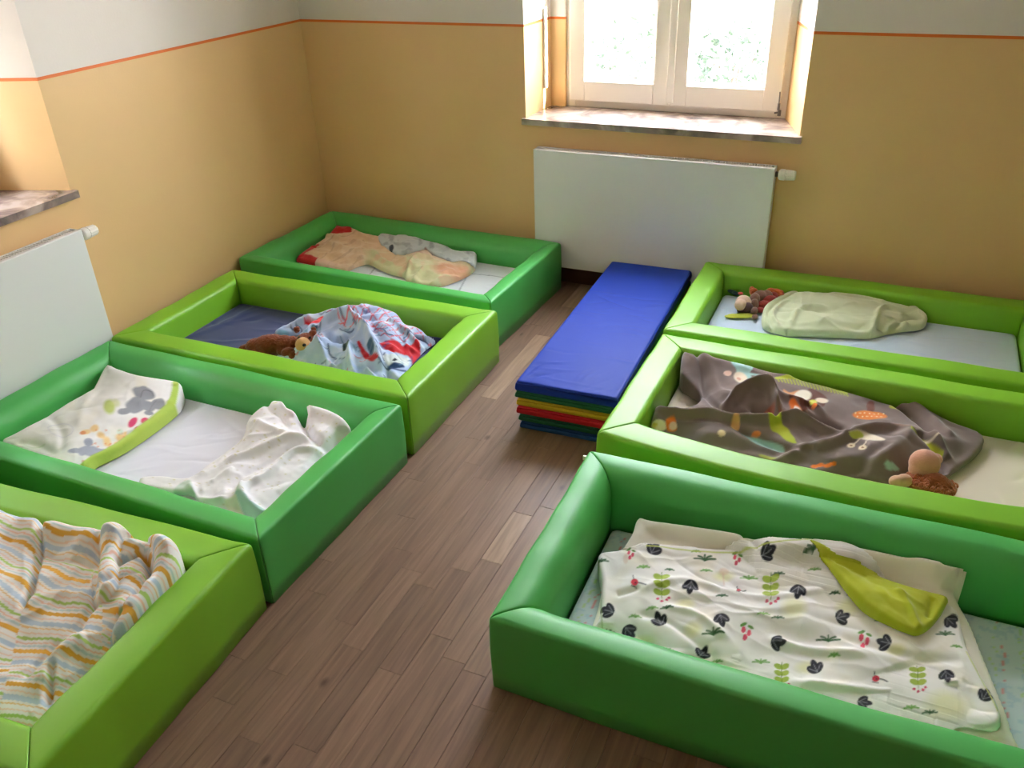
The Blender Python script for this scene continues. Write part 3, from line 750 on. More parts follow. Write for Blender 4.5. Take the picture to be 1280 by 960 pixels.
c.region(P((420,190),(470,178),(500,195),(520,170),(545,180),(548,215),(500,222),(440,228)), (214, 34, 48), 1, 1)
c.region(P((870,345),(980,322),(1010,340),(1060,340),(1112,345),(1112,400),(1075,455),(1045,400),(960,382)), (214, 34, 48), 1, 1)
c.region(P((742,318),(790,370),(830,400),(868,425),(866,438),(800,425),(755,370)), (210, 38, 50), 1, 1)
c.region(P((800,350),(830,345),(850,390),(830,405)), (60, 100, 130), 1, 1); c.region(P((660,320),(700,350),(690,380),(660,385)), (28, 58, 62), 1, 1)
c.region(P((900,395),(1000,400),(1050,420),(1040,460),(960,470),(900,430)), (206, 214, 214), 1, 1.5); c.region(P((930,450),(1000,455),(1020,475),(930,478)), (36, 66, 108), 1, 1)
c.ell(*X4(965,432)[:2], 3, 2, (30, 32, 44))
for a in (((840,260),(860,240),(900,260),(920,290),(960,300)), ((560,150),(640,130),(700,150),(720,130)), ((1020,300),(1060,290),(1100,310),(1160,330)), ((640,240),(700,250),(720,240)), ((520,260),(500,300),(530,330)), ((870,440),(920,470),(1000,490),(1040,480)), ((570,330),(580,390),(620,420)), ((720,205),(740,230)), ((800,215),(790,255),(830,280),(845,265)), ((645,170),(670,190)), ((840,320),(870,370),(900,430)), ((380,230),(410,240),(410,260)), ((345,225),(360,245),(400,235)), ((1150,350),(1175,345),(1195,325)), ((900,520),(915,530))):
    c.stroke(P(*a), 1.7, (46, 62, 112), .9)
c.ell(*X4(490,245)[:2], 4.5, 3.5, (44, 88, 98)); c.ell(*X4(300,262)[:2], 9, 3, (120, 180, 200), 0, .7); c.ell(*X4(430,150)[:2], 4, 2, (70, 110, 190), 0, .7); c.ell(*X4(720,380)[:2], 4, 6, (84, 128, 150), 0, .5)
for k in range(80):
    rg = np.random.RandomState(k+60); i = rg.randint(len(c.px)); a = rg.uniform(0, 3.1); L = rg.uniform(3, 7)
    c.stroke([(c.px[i], c.py[i]), (c.px[i]+L*math.cos(a), c.py[i]+L*math.sin(a)*.6), (c.px[i]+1.6*L*math.cos(a+.6), c.py[i]+1.6*L*math.sin(a+.6)*.6)], 1.2, [(60, 76, 128), (200, 60, 70), (90, 140, 170)][k % 3], .75)
bedl2 = c.build('duvet', M_COTTON, 'crumpled pale blue duvet with red and navy print beside the brown teddy bear', 'duvet')

# ---- left third bed: folded printed blanket, dotted muslin
c = Cloth('L3', [X8(705,108,.055), X8(800,135,.06), X8(910,170,.06), X8(1050,195,.06), X8(1170,213,.06), X8(1208,228,.06), X8(1215,262,.05), X8(1190,350,.035), X8(1110,430,.03), X8(1010,505,.03), X8(900,590,.025), X8(780,672,.02), X8(650,735,.02), X8(575,800,.015), X8(500,800,.01), X8(300,740,.01), X8(80,650,.01), X8(20,612,.015), X8(120,560,.02), X8(300,460,.025), X8(480,350,.03), X8(610,280,.035), X8(640,240,.04)],
          .004, .018, .018, pts=[X8(900,400,.045), X8(500,560,.03)])
c.creases(16, 40, 30, .08, .016, .005, 31).creases(12, 100, 30, .08, .01, .004, 32).noise(9, .004, 33)
c.ridge([X8(620,280,.04), X8(560,400,.04), X8(540,520,.04)], .006, .02).ridge([X8(330,440,.03), X8(420,560,.03), X8(420,700,.02)], -.007, .014).ridge([X8(120,620,.02), X8(250,640,.02), X8(380,700,.02)], -.006, .012)
c.paint((240, 238, 236)); c.blend(fbm(c.px/22, c.py/22, 4, 2)*1.2-.2, (244, 238, 222), .5)
G = (150, 152, 158)
c.ell(180, 492, 14, 8, G, 15, 1, .25, .1); c.ell(170, 506, 14, 9, G, -25, 1, .25, .1); c.ell(155, 514, 8, 4.5, G, -5, 1); c.ell(186, 508, 9, 6, G, 20); c.ell(198, 506, 8.5, 6.5, G, 0, 1, .25, .15); c.ell(186, 516, 6, 3, G, 10)
c.stroke([(176, 497), (180, 489), (190, 491), (192, 496)], 1.2, (116, 116, 124), .9); c.stroke([(186, 515), (190, 507), (196, 502)], 1., (126, 126, 132), .8)
c.ell(137, 510, 7, 8.5, (186, 204, 84), 0, .9, .5); c.ell(145, 505, 5, 4, (208, 216, 130), 0, .6, .8)
for e in ((166, 528, 7.5, 4, -48), (181, 526, 5, 4.2, -10), (173, 537, 5, 3.6, 10)): c.ell(*e[:4], (224, 74, 116), e[4], 1, .3)
for e in ((108, 541, 6, 3.5, -10), (118, 537, 6, 4, -20), (127, 545, 6, 4, 40), (134, 553, 6, 5, 60), (140, 561, 6, 3.5, 0), (152, 548, 7, 5.5, 20), (147, 556, 5, 4, 0), (158, 543, 4, 3, 0)): c.ell(*e[:4], (238, 200, 120), e[4], .85, .5, .2)
for k in range(16):
    rg = np.random.RandomState(k); c.ell(112+rg.uniform(0, 48), 538+rg.uniform(0, 24), 1.4, 1.1, (232, 140, 70), 0, .6)
c.ell(104, 542, 4, 2.4, (226, 132, 70), 0, .9); c.ell(163, 542, 5, 4, (222, 226, 216), 0, .8); c.ell(150, 540, 4, 4, (190, 222, 196), 0, .5)
c.ell(111, 565, 15, 6.5, (170, 174, 190), 0, 1, .25, .2); c.ell(94, 565, 9, 3.2, (166, 170, 186), -5, 1); c.ell(111, 554, 5.5, 5, (166, 170, 186), 0, 1); c.ell(128, 565, 8, 4, (166, 170, 186), 15, 1, .25, .3); c.ell(105, 578, 2.5, 1.5, (236, 170, 150), 0, .8)
c.stroke([(60, 535), (70, 530), (84, 531), (92, 538), (84, 545), (66, 543), (60, 535)], 1., (214, 212, 222), .8); c.stroke([(30, 556), (42, 560), (56, 556)], 2, (206, 214, 190), .6)
c.stroke([X8(1172,205)[:2], X8(1168,270)[:2], X8(1140,350)[:2], X8(1060,420)[:2], X8(960,495)[:2], X8(860,570)[:2], X8(740,655)[:2], X8(620,715)[:2], X8(545,775)[:2], X8(500,800)[:2]], 7.5, (186, 212, 92), 1)
c.stroke([X8(1146,205)[:2], X8(1140,290)[:2], X8(1110,350)[:2], X8(940,480)[:2], X8(740,630)[:2], X8(600,700)[:2]], 1., (150, 180, 70), .6)
c.build('folded_blanket', M_COTTON, 'folded white blanket with grey elephants and lime green edging', 'blanket')
zz = Cloth('L3', [XM(642,172,.03), XM(700,110,.05), XM(760,75,.06), XM(800,58,.07), XM(835,75,.07), XM(870,118,.06), XM(905,135,.06), XM(955,182,.05), XM(985,130,.07), XM(1025,48,.085), XM(1100,95,.085), XM(1180,155,.08), XM(1245,228,.05), XM(1240,300,.02), XM(1200,400,0), XM(1060,600,0), XM(900,760,0), XM(700,790,0), XM(560,740,0), XM(430,690,.0), XM(360,630,.004), XM(320,590,.006), XM(190,572,.006), XM(40,550,.006), XM(30,500,.006), XM(150,490,.006), XM(300,500,.008), XM(420,420,.010), XM(520,350,.012), XM(610,270,.016)],
          .004, .010, .016, pts=[XM(760,220,.05), XM(900,330,.04), XM(700,430,.02), XM(950,400,.03), XM(1080,220,.06), XM(600,560,.02)])
c = zz
for pl, hh, ww in (([(500,400),(640,360),(780,320),(900,290),(1060,310)], .022, .016), ([(520,570),(600,480),(720,420),(870,350),(950,320)], -.014, .018), ([(560,600),(640,530),(760,470),(900,360),(1080,345)], .016, .014), ([(660,180),(760,240),(880,280)], .016, .014),
                   ([(300,500),(340,580),(420,610),(520,600)], .022, .014), ([(330,530),(380,640),(460,680)], -.014, .012), ([(600,520),(620,600),(700,660),(780,680)], .020, .014), ([(540,600),(600,660),(640,720)], -.02, .014), ([(955,190),(1000,280),(1060,320)], -.03, .014), ([(760,90),(770,140),(830,180),(880,240)], -.012, .010), ([(840,80),(860,140),(930,190)], .014, .01), ([(350,460),(450,400),(560,320),(660,260)], .008, .012), ([(420,500),(560,430)], .008, .01), ([(800,560),(900,500),(1000,420)], .008, .014)):
    c.ridge([XM(*p, .035) for p in pl], hh, ww)
c.creases(30, 35, 25, .07, .010, .0045, 41).noise(16, .003, 42)
c.paint((240, 238, 244))
rg = np.random.RandomState(3)
for k in range(170):
    i = rg.randint(len(c.px)); c.ell(c.px[i], c.py[i], 1.15, .95, [(206, 200, 150), (214, 206, 190)][k % 2], 0, .9, .6)
c.region([XM(*p)[:2] for p in ((190,572),(250,525),(310,512),(330,560),(350,610),(390,660),(300,640),(60,572))], (196, 214, 206), .9, 2)
c.region([XM(*p)[:2] for p in ((570,595),(620,600),(660,650),(740,680),(770,690),(700,780),(640,740),(600,650))], (170, 204, 200), .95, 1.5)
c.region([XM(*p)[:2] for p in ((510,640),(570,600),(590,650),(630,720),(600,720),(540,690))], (232, 232, 214), .9, 1.5)
c.build('muslin_cloth', M_COTTON, 'white dotted muslin cloth with peaked folds at the right end of the white sheet', 'cloth')

# ---- front left bed: striped duvet
c = Cloth('L4', [(-160, 590, .10), (-60, 610, .12), (0, 620, .13), (20, 624, .13), (33, 631, .12), (42, 640, .12), (58, 640, .13), (72, 648, .13), (84, 646, .14), (104, 654, .14), (131, 655, .15), (160, 655, .15), (196, 654, .15), (214, 669, .15), (226, 693, .14), (227, 716, .12), (212, 742, .10), (190, 770, .09), (160, 800, .08), (120, 845, .05), (70, 890, .04), (35, 920, .03), (-60, 900, .05), (-200, 840, .06), (-260, 700, .08)],
          .003, .02, .03, pts=[(60, 700, .09), (0, 700, .10), (60, 780, .08), (110, 720, .09), (20, 820, .06), (180, 690, .13), (150, 760, .10)], smooth_h=.06)
ringpts = [(130, 735, .14), (130, 705, .15), (140, 682, .15), (162, 668, .15), (190, 667, .15), (208, 684, .14), (212, 708, .13), (203, 735, .12), (184, 765, .1), (158, 795, .1)]
c.ridge(ringpts, .045, .034, kind='t', taper=False)
c.ridge([(158, 720, .14), (160, 745, .13), (150, 770, .12)], .024, .032)
c.ridge([(150, 704, .14), (166, 699, .14), (178, 695, .14), (186, 706, .13), (188, 725, .12), (180, 742, .12), (174, 756, .11)], -.050, .009, taper=False)
c.ridge([(124, 680, .12), (124, 720, .12), (118, 765, .1)], -.030, .010)
c.ridge([(55, 646, .13), (48, 690, .12), (38, 735, .11), (28, 760, .1)], -.035, .009); c.ridge([(75, 800, .1), (30, 850, .07)], -.012, .012)
c.ridge([(30, 760, .1), (60, 748, .1), (112, 752, .1)], .012, .02); c.ridge([(55, 690, .12), (86, 700, .12), (118, 704, .12)], -.014, .012)
c.ridge([(100, 800, .08), (120, 772, .08), (150, 745, .08)], -.016, .010); c.ridge([(60, 860, .06), (80, 830, .06), (115, 812, .06)], .020, .022); c.ridge([(70, 840, .06), (60, 880, .06)], -.025, .008)
c.creases(60, 60, 45, .06, .012, .008, 51).creases(40, -10, 40, .05, .008, .004, 52).noise(10, .006, 53)
def stripes(s, seq):
    f = s % 1; out = np.zeros((len(s), 3)); out[:] = S(246, 244, 244)
    for a, b, col_ in seq: m = (f > a) & (f < b); out[m] = S(*col_)
    return out
OR, BLU, LG, RD = (238, 184, 74), (200, 218, 236), (190, 222, 130), (232, 160, 140)
seq = [(0, .11, OR), (.20, .235, (246, 222, 208)), (.30, .42, BLU), (.47, .50, (240, 204, 150)), (.59, .62, (246, 218, 204)), (.69, .755, LG), (.82, .85, (244, 206, 190)), (.89, .94, (210, 226, 230))]
wrp = .016*fbm(c.U*5, c.V*5, 61, 2)
seam1 = (c.px < 55-(c.py-640)*.22); seam2 = (c.px > 122-(c.py-700)*.1)
s0 = (-c.V+wrp+.02*np.sin(c.U*11))/.105 + np.where(seam1, .42, 0)
c.col = stripes(s0, seq)
ang = np.arctan2((c.py-712)/1.0, c.px-178)
roll = (c.px > 124) & (c.py < 735+ (c.px-150)*.3)
s1 = (ang+.10*vnoise(c.px/16, c.py/16, 63))/1.25+.15
rd, _, _, _, rt = seg_near(c.U, c.V, c.line(ringpts), False)
roll = (rd < .040) & (rt > .05); s1 = rt*5.2+.06*vnoise(c.px/12, c.py/12, 66)+.15
low = (c.px > 128); s2 = ((c.py-.35*(c.px-130)+4*vnoise(c.px/24, c.py/24, 64))/46)+.45
c.col[low] = stripes(s2[low], seq)
c.col[roll] = stripes(s1[roll], seq)
c.ell(166, 759, 4, 4, (214, 70, 90), 0, .9, .5); c.ell(154, 772, 4, 3.4, (160, 214, 150), 0, .8, .5)
c.build('duvet', M_COTTON, 'puffy duvet with orange, blue and green stripes, rolled at one corner', 'duvet')

# ---- right first bed: green sleeping bag
c = Cloth('R1', [X7(400,130,.03), X7(470,98,.045), X7(540,92,.045), X7(600,98,.045), X7(700,93,.05), X7(850,103,.05), X7(1000,115,.045), X7(1060,150,.04), X7(1130,208,.03), X7(1165,235,.025), X7(1188,265,.02), X7(1150,310,.01), X7(1050,322,.01), X7(960,338,.01), X7(870,357,.012), X7(700,352,.012), X7(500,345,.012), X7(410,337,.015), X7(300,308,.015), X7(275,260,.02), X7(290,200,.025), X7(345,160,.03)],
          .004, .018, .016, pts=[X7(700,180,.055), X7(600,260,.04), X7(900,250,.04)])
c.creases(26, 5, 22, .12, .014, .008, 71).creases(18, 80, 20, .04, .01, .006, 72).noise(9, .005, 73)
for pl, hh, ww in (([(560,100),(560,120),(440,135),(380,160)], -.012, .010), ([(400,150),(325,195),(310,250),(350,300),(420,320)], -.012, .006), ([(420,175),(350,210),(340,260),(380,290)], .008, .008), ([(430,300),(460,240),(530,215),(640,230)], .010, .014), ([(415,300),(440,330)], -.016, .008),
                   ([(870,350),(895,290),(920,240),(970,218),(1060,225),(1135,212)], .012, .010), ([(905,300),(1000,290),(1080,250),(1140,250)], -.012, .012), ([(960,300),(1040,270),(1100,290)], .01, .01), ([(640,140),(800,170),(960,200)], .007, .03)):
    c.ridge([X7(*p, .04) for p in pl], hh, ww)
c.paint((208, 216, 182)); c.blend(fbm(c.px/25, c.py/14, 3, 2)-.1, (218, 224, 196), .6)
for a in (((870,352),(893,290),(922,240),(970,220),(1060,228),(1135,212)), ((400,140),(320,185),(292,240),(300,290),(400,325)), ((420,160),(345,200),(322,255),(345,300)), ((1135,205),(1140,230),(1185,262))):
    c.stroke([X7(*p)[:2] for p in a], 1.5, (222, 228, 196), .9)
c.build('sleeping_bag', M_COTTON, 'pale green children\'s sleeping bag lying on the pale blue sheet', 'sleeping bag')

# ---- right second bed: grey blanket
c = Cloth('R2', [X6(147,18,.10), X6(200,25,.10), X6(300,45,.10), X6(400,85,.09), X6(500,120,.08), X6(620,148,.07), X6(740,180,.06), X6(850,212,.05), X6(910,228,.05), X6(960,218,.05), X6(1050,250,.04), X6(1130,290,.03), X6(1245,340,.02), X6(1222,405,.01), X6(1140,465,.01), X6(1050,520,.01), X6(930,520,.0), X6(800,490,.0), X6(650,480,.0), X6(500,440,.0), X6(300,400,.0), X6(60,340,.0), X6(15,300,.02), X6(18,255,.05), X6(45,232,.05), X6(100,246,.03), X6(160,240,.02), X6(200,228,.03), X6(222,200,.03), X6(190,160,.045), X6(150,110,.07)],
          .004, .012, .018, pts=[X6(400,150,.07), X6(700,250,.06), X6(900,380,.06), X6(300,300,.035), X6(600,340,.035), X6(1000,300,.045), X6(760,400,.04)])
for pl, hh, ww in (([(160,40),(215,110),(240,185),(300,240),(390,250)], -.012, .010), ([(185,40),(240,110),(290,190),(370,215)], .010, .020), ([(300,236),(400,192),(470,205),(500,265)], .034, .013), ([(400,240),(470,250),(490,290)], -.024, .013),
                   ([(60,250),(150,262),(250,262),(330,285),(450,290),(560,283),(740,340)], .030, .012), ([(210,240),(330,262),(480,275),(600,270),(740,325)], -.022, .010), ([(430,190),(520,220),(620,250),(680,300)], .016, .016), ([(600,240),(660,280),(740,320)], -.020, .012),
                   ([(500,400),(580,375),(700,360),(820,325),(960,320)], .020, .018), ([(330,300),(560,370),(640,370)], -.014, .014), ([(820,430),(900,420),(960,360),(990,320)], .020, .028), ([(700,460),(820,420),(900,390)], -.012, .02), ([(1000,330),(1080,380),(1110,440)], -.022, .018),
                   ([(920,225),(1000,270),(1060,330)], -.022, .013), ([(980,225),(1060,270),(1140,340)], .014, .02), ([(1060,330),(1120,400)], .012, .016), ([(300,60),(420,110),(560,160)], .012, .02), ([(500,408),(640,455),(900,465)], .016, .012)):
    c.ridge([X6(*p, .05) for p in pl], hh, ww)
c.creases(26, 10, 35, .10, .018, .006, 81).noise(7, .008, 82)
c.paint((128, 112, 106))
Q = lambda *a: [X6(*p)[:2] for p in a]
CY, CRM, YG, ORG, BR = (166, 206, 200), (232, 214, 190), (178, 190, 52), (230, 120, 44), (104, 58, 44)
c.region(Q((330,65),(355,62),(385,85),(400,120),(412,150),(400,162),(370,150),(345,130),(350,100)), CY, 1, 1.5); c.region(Q((385,85),(410,85),(408,100),(400,115),(440,118),(436,124),(395,120)), CY, 1, 1)
c.ell(*X6(365,128)[:2], 9, 6, CRM, 30); c.ell(*X6(318,110)[:2], 5, 3.4, (226, 190, 170)); c.ell(*X6(358,132)[:2], 3, 1.6, (208, 140, 120), 30, .8)
arc = [(495,128),(545,126),(600,133),(660,150),(750,184)]
c.stroke(Q(*arc), 3.5, YG)
for k in range(22):
    t = k/21; x = 497+t*250; y = 128+t*8+48*t*t; c.stroke(Q((x, y), (x+8, y+14+6*math.sin(t*3))), 1.5, YG)
c.region(Q((520,170),(545,180),(580,175),(560,205),(530,200)), (214, 150, 100), 1, 1.5); c.region(Q((620,165),(655,180),(680,205),(660,240),(620,240),(590,250),(570,220),(540,215),(545,195),(600,180)), BR, 1, 1.5)
c.ell(*X6(590,194)[:2], 11, 7, (240, 232, 214), -8); c.ell(*X6(660,212)[:2], 8, 4, CRM, 10); c.ell(*X6(628,220)[:2], 5, 4, (216, 214, 80)); c.ell(*X6(633,235)[:2], 3, 2, ORG)
c.region(Q((540,222),(562,222),(595,262),(585,280),(550,278),(510,275),(545,250)), ORG, 1, 1.5); c.region(Q((562,236),(590,255),(592,275),(570,280),(556,262)), (240, 230, 214), 1, 1.5); c.ell(*X6(465,245)[:2], 8, 6, (168, 84, 50), 0, .8)
c.region(Q((828,212),(850,212),(850,245),(826,245)), (118, 62, 46), 1, 1); c.ell(*X6(836,261)[:2], 21.5, 5.6, (232, 132, 48), 2, 1, .12)
for k in range(13): c.ell(1069+k*2.95, 519+(1.9 if k % 2 else -1.9), .95, .8, (248, 226, 170), 0, 1, .5)
c.ell(*X6(70,297)[:2], 9.5, 7, (240, 228, 204), 10); c.ell(*X6(55,295)[:2], 4, 3, (214, 190, 70), 0, .8); c.region(Q((95,275),(125,273),(132,295),(130,318),(100,315)), ORG, 1, 1.5); c.ell(*X6(120,300)[:2], 5, 5, (232, 196, 176))
c.ell(*X6(296,328)[:2], 5, 3.6, (238, 214, 170), 15); c.ell(*X6(346,302)[:2], 5.5, 4.5, (212, 160, 100), 15); c.ell(*X6(422,330)[:2], 6, 2.5, (220, 124, 60), 0, .9)
c.region(Q((356,320),(420,336),(520,364),(516,386),(470,380),(415,362)), CY, 1, 1.5)
c.region(Q((455,285),(490,282),(515,292),(545,318),(570,358),(540,352),(510,330),(480,315)), YG, 1, 1.5, wob=2)
c.region(Q((755,345),(800,332),(850,334),(890,356),(850,356),(800,352)), (238, 224, 202), 1, 1.2); c.region(Q((755,345),(800,334),(812,344),(780,352)), (196, 200, 90), 1, 1); c.stroke(Q((800,350),(785,362),(765,372)), 1.4, CRM); c.stroke(Q((826,350),(820,365),(806,382)), 1.4, CRM)
for p in ((768,371),(808,383)): c.ell(*X6(*p)[:2], 5, 2.8, (240, 222, 190)); c.ell(*X6(*p)[:2], 1.6, .9, (150, 110, 80))
c.stroke(Q((985,332),(1030,345),(1070,375),(1095,402)), 5, (176, 180, 40)); c.stroke(Q((1010,335),(1060,352),(1085,350)), 2, (226, 208, 180), .8); c.stroke(Q((912,228),(950,236),(990,262)), 4, (186, 186, 60))
for p in ((635,446),(655,442),(680,447),(700,440)): c.ell(*X6(*p)[:2], 5, 2.8, ORG)
c.ell(*X6(912,460)[:2], 10, 4, (160, 200, 180)); c.ell(*X6(465,412)[:2], 12, 2, (170, 176, 70), 12, .8); c.stroke(Q((910,310),(950,318),(1000,325)), 2, (170, 140, 130), .6)
c.build('fleece_blanket', M_FLEECE, 'crumpled grey-brown fleece blanket with colourful animal and leaf print', 'blanket')

# ---- front right bed: duvet, printed quilt with folded corner
d = Cloth('R3', [(797, 652, .08), (815, 655, .085), (860, 661, .09), (925, 671, .10), (945, 678, .09), (990, 680, .11), (1060, 683, .115), (1130, 687, .12), (1200, 688, .125), (1215, 692, .12), (1210, 712, .10), (1193, 742, .06), (1198, 760, .04), (1212, 785, .03), (1226, 820, .025), (1243, 862, .02), (1262, 915, .01), (1250, 950, 0), (1000, 930, 0), (760, 820, 0), (748, 760, .01), (770, 705, .03), (790, 670, .07)],
          .005, .02, .022, pts=[(830, 690, .045), (1000, 705, .055), (1120, 730, .05), (900, 720, .02), (1000, 800, .01), (1150, 800, .01), (850, 780, .005), (1180, 715, .07)])
d.creases(14, 100, 25, .05, .012, .006, 91).creases(10, 5, 20, .1, .012, .005, 92).noise(8, .004, 93)
d.ridge([(925, 676, .09), (950, 700, .06)], -.014, .012); d.ridge([(1120, 690, .1), (1140, 720, .07), (1170, 740, .05)], .010, .014)
d.paint((244, 238, 226)); d.blend(fbm(d.U*7, d.V*7, 5, 2), (244, 240, 226), .5); d.ell(1213, 692, 4, 4, (244, 190, 176), 0, .6)
d.ell(1165, 795, 60, 26, (236, 226, 180), 60, .5, .8)
duv = d
dob = d.build('duvet', M_COTTON, 'plain cream duvet folded behind the printed quilt, touching the green side', 'duvet')
c = Cloth('R3', [(748, 697, .045), (770, 692, .05), (790, 690, .06), (808, 683, .07), (850, 686, .07), (905, 690, .07), (960, 687, .075), (1010, 688, .075), (1060, 705, .07), (1110, 735, .06), (1160, 758, .055), (1194, 772, .05), (1206, 812, .045), (1225, 850, .04), (1246, 885, .035), (1246, 914, .03), (1200, 915, .02), (1160, 930, 0), (1000, 920, 0), (860, 860, 0), (752, 800, .01), (750, 770, .03), (752, 730, .04)],
          .0026, .014, .014, sm=4, pts=[(850, 730, .065), (1000, 760, .055), (1100, 800, .05), (850, 780, .045), (1000, 830, .03), (1150, 880, .02)])
c.creases(40, 8, 16, .12, .010, .0045, 101, .02).creases(26, -25, 20, .08, .009, .004, 102, .02).creases(14, 80, 30, .05, .008, .003, 103).noise(7, .006, 104)
for pl, hh, ww in (([(800,745),(850,735),(900,745)], .008, .014), ([(770,745),(800,742)], -.008, .01), ([(830,765),(870,775),(905,800)], .010, .012), ([(800,770),(840,785),(900,825)], -.010, .012), ([(960,800),(1010,812),(1080,822)], .012, .012), ([(990,850),(1100,862),(1200,850)], .010, .012), ([(900,745),(960,755),(1030,745)], .006, .012), ([(1050,800),(1120,820),(1200,830)], -.008, .014)):
    c.ridge([(p[0], p[1], .05) for p in pl], hh, ww)
height_over(c, duv, .004)
c.paint((246, 244, 242)); c.blend(fbm(c.px/40, c.py/25, 3, 2)-.25, (240, 232, 208), .6)
for e in ((857,758,11,7),(796,804,18,8),(992,762,14,12),(1185,885,26,16),(866,788,10,7),(1120,812,10,6),(1060,760,14,8),(905,720,12,6),(1010,835,14,7)): c.ell(*e, (226, 226, 138), 0, .5, .9)
for e in ((905,714,6,4.5),(782,700,3,6),(893,868,8,4)): c.ell(*e, (224, 190, 164), 0, .45, .5)
c.stroke([(904,716),(905,732)], 2, (226, 200, 180), .5)
def tuft(x, y, s=1, rgb=(74, 122, 58)):
    for a in (-70, -35, 0, 35, 70):
        r = math.radians(a-90); L = 6.2*s; c.stroke([(x, y), (x+L*.5*math.cos(r), y+L*.35*math.sin(r)), (x+L*math.cos(r)*1.2, y+L*.62*math.sin(r)+1.2)], 1.7*s**.5, rgb, .95)
for p in ((752,702,1.2,0),(881,700,1.9,0),(804,712,1.1,1),(936,724,1.5,1),(837,713,.8,0),(883,714,1,1),(833,765,1.1,0),(815,764,1,1),(794,773,1.1,1),(758,792,1.3,0),(891,796,1.9,0),(902,747,1,0),(954,771,1.1,1),(972,775,1.1,0),(951,829,1.5,1),(833,815,1.2,1),(972,723,1.1,0),(1014,700,1.6,0),(1017,718,1.1,1),(1035,803,2.1,0),(1101,777,1.1,1),(1181,796,1.6,0),(1161,895,1.3,0),(1138,889,1.3,1),(896,827,1,1),(1043,745,.9,0),(1042,823,1,1),(1195,811,1,1),(870,690,.8,1)):
    tuft(p[0], p[1], p[2], (60, 104, 62) if p[3] == 0 else (120, 172, 90))
def sprig(x, y, s=1):
    for k in range(3):
        yy = y-11*s+k*9.5*s
        c.ell(x-4.6*s, yy, 6.2*s, 3.9*s, (158, 184, 48), 24, .95, .2); c.ell(x+4.6*s, yy, 6.2*s, 3.9*s, (166, 190, 56), -24, .95, .2)
    c.stroke([(x, y-17*s), (x, y+16*s)], 1.1, (120, 150, 44), .9)
    for q in ((-5, 17), (0, 20), (6, 18), (9, 15)): c.ell(x+q[0]*s, y+q[1]*s, 2.1*s, 1.7*s, (220, 80, 116), 0, .95)
for p in ((827,734,1),(963,737,1),(977,843,.9),(1146,850,1)): sprig(*p)
def berries(x, y, s=1):
    c.ell(x-3*s, y-7*s, 4.5*s, 2*s, (110, 160, 80), -20); c.ell(x+6*s, y-4*s, 4*s, 1.8*s, (110, 160, 80), 25)
    for q in ((-3, -1), (4, 3), (-1, 8)): c.ell(x+q[0]*s, y+q[1]*s, 2.7*s, 4*s, (226, 64, 100), 10, .95)
for p in ((932,790,1),(1080,797,1.05),(921,697,.8),(788,693,.7)): berries(*p)
def beetle(x, y, a=20, s=1):
    c.stroke([(x+2, y), (x+9*s, y+2*s), (x+15*s*math.cos(math.radians(a)), y+15*s*math.sin(math.radians(a)))], 1.6, (60, 66, 78)); c.ell(x, y, 4.6*s, 4.3*s, (206, 50, 70), 0, 1); c.ell(x+1, y+1, 1.2, 1.2, (70, 40, 50)); c.stroke([(x-1, y-4*s), (x-2, y-9*s)], 1.1, (60, 66, 78)); c.stroke([(x-4*s, y+4*s), (x+3*s, y+6*s)], 1.1, (60, 66, 78))
for p in ((793,730),(923,739,0,.6),(1061,744,10,.7),(1094,851,20)): beetle(*p)
# broad dark leaves (plain stand-ins for the dark printed figures)
def darkleaf(x, y, a, s=1):
    for da, L in ((-42, 12), (0, 15), (42, 12)):
        r = math.radians(a+da); c.ell(x+math.cos(r)*L*.55*s, y+math.sin(r)*L*.5*s, L*.62*s, 4.6*s, (44, 44, 54), a+da, 1, .18)
    for da in (-42, 0, 42):
        r = math.radians(a+da); c.stroke([(x, y), (x+math.cos(r)*11*s, y+math.sin(r)*10*s)], 1., (150, 150, 160), .8)
for k, (x, y) in enumerate(((817,690),(867,726),(955,697),(769,764),(785,782),(829,780),(903,768),(968,801),(878,818),(1001,733),(1049,771),(1115,802),(1187,770),(1024,838),(1184,838),(1075,879),(1231,872))):
    darkleaf(x-3, y+3, [-60, 100, -20, 200, 50, -110, 80, 10][k % 8], 1.0)
c.stroke([(748,698),(750,735),(753,790)], 1.6, (150, 170, 100), .6); c.stroke([(808,684),(905,691),(1010,688)], 1.8, (196, 208, 100), .8)
c.stroke([(1208,815),(1228,852),(1247,888)], 2.2, (222, 224, 140), .8)
quilt = c
qo = c.build('quilt', M_COTTON, 'cream quilt printed with dark leaves, red berries and green sprigs', 'quilt')
f = Cloth('R3', [(1010, 687, .10), (1030, 698, .095), (1047, 706, .095), (1080, 717, .09), (1120, 732, .085), (1155, 742, .08), (1183, 750, .075), (1180, 762, .075), (1162, 786, .07), (1145, 795, .07), (1125, 788, .075), (1108, 777, .08), (1080, 758, .09), (1055, 733, .095), (1032, 708, .10)],
          .003, .014, .012, pts=[(1110, 755, .09), (1070, 735, .10)], zbase=None)
f.creases(14, -30, 30, .05, .009, .005, 111).noise(14, .003, 112); f.ridge([(1120, 740, .09), (1135, 765, .08), (1150, 788, .08)], .008, .01); f.ridge([(1165, 752, .08), (1160, 775, .08)], -.008, .008)
height_over(f, quilt, .003)
f.paint((186, 196, 44)); f.blend(fbm(f.px/16, f.py/10, 3, 2), (200, 206, 70), .6)
fo = f.build('folded_corner', M_COTTON, parent=qo); fo['label'] = 'plain lime-yellow underside of the folded corner'

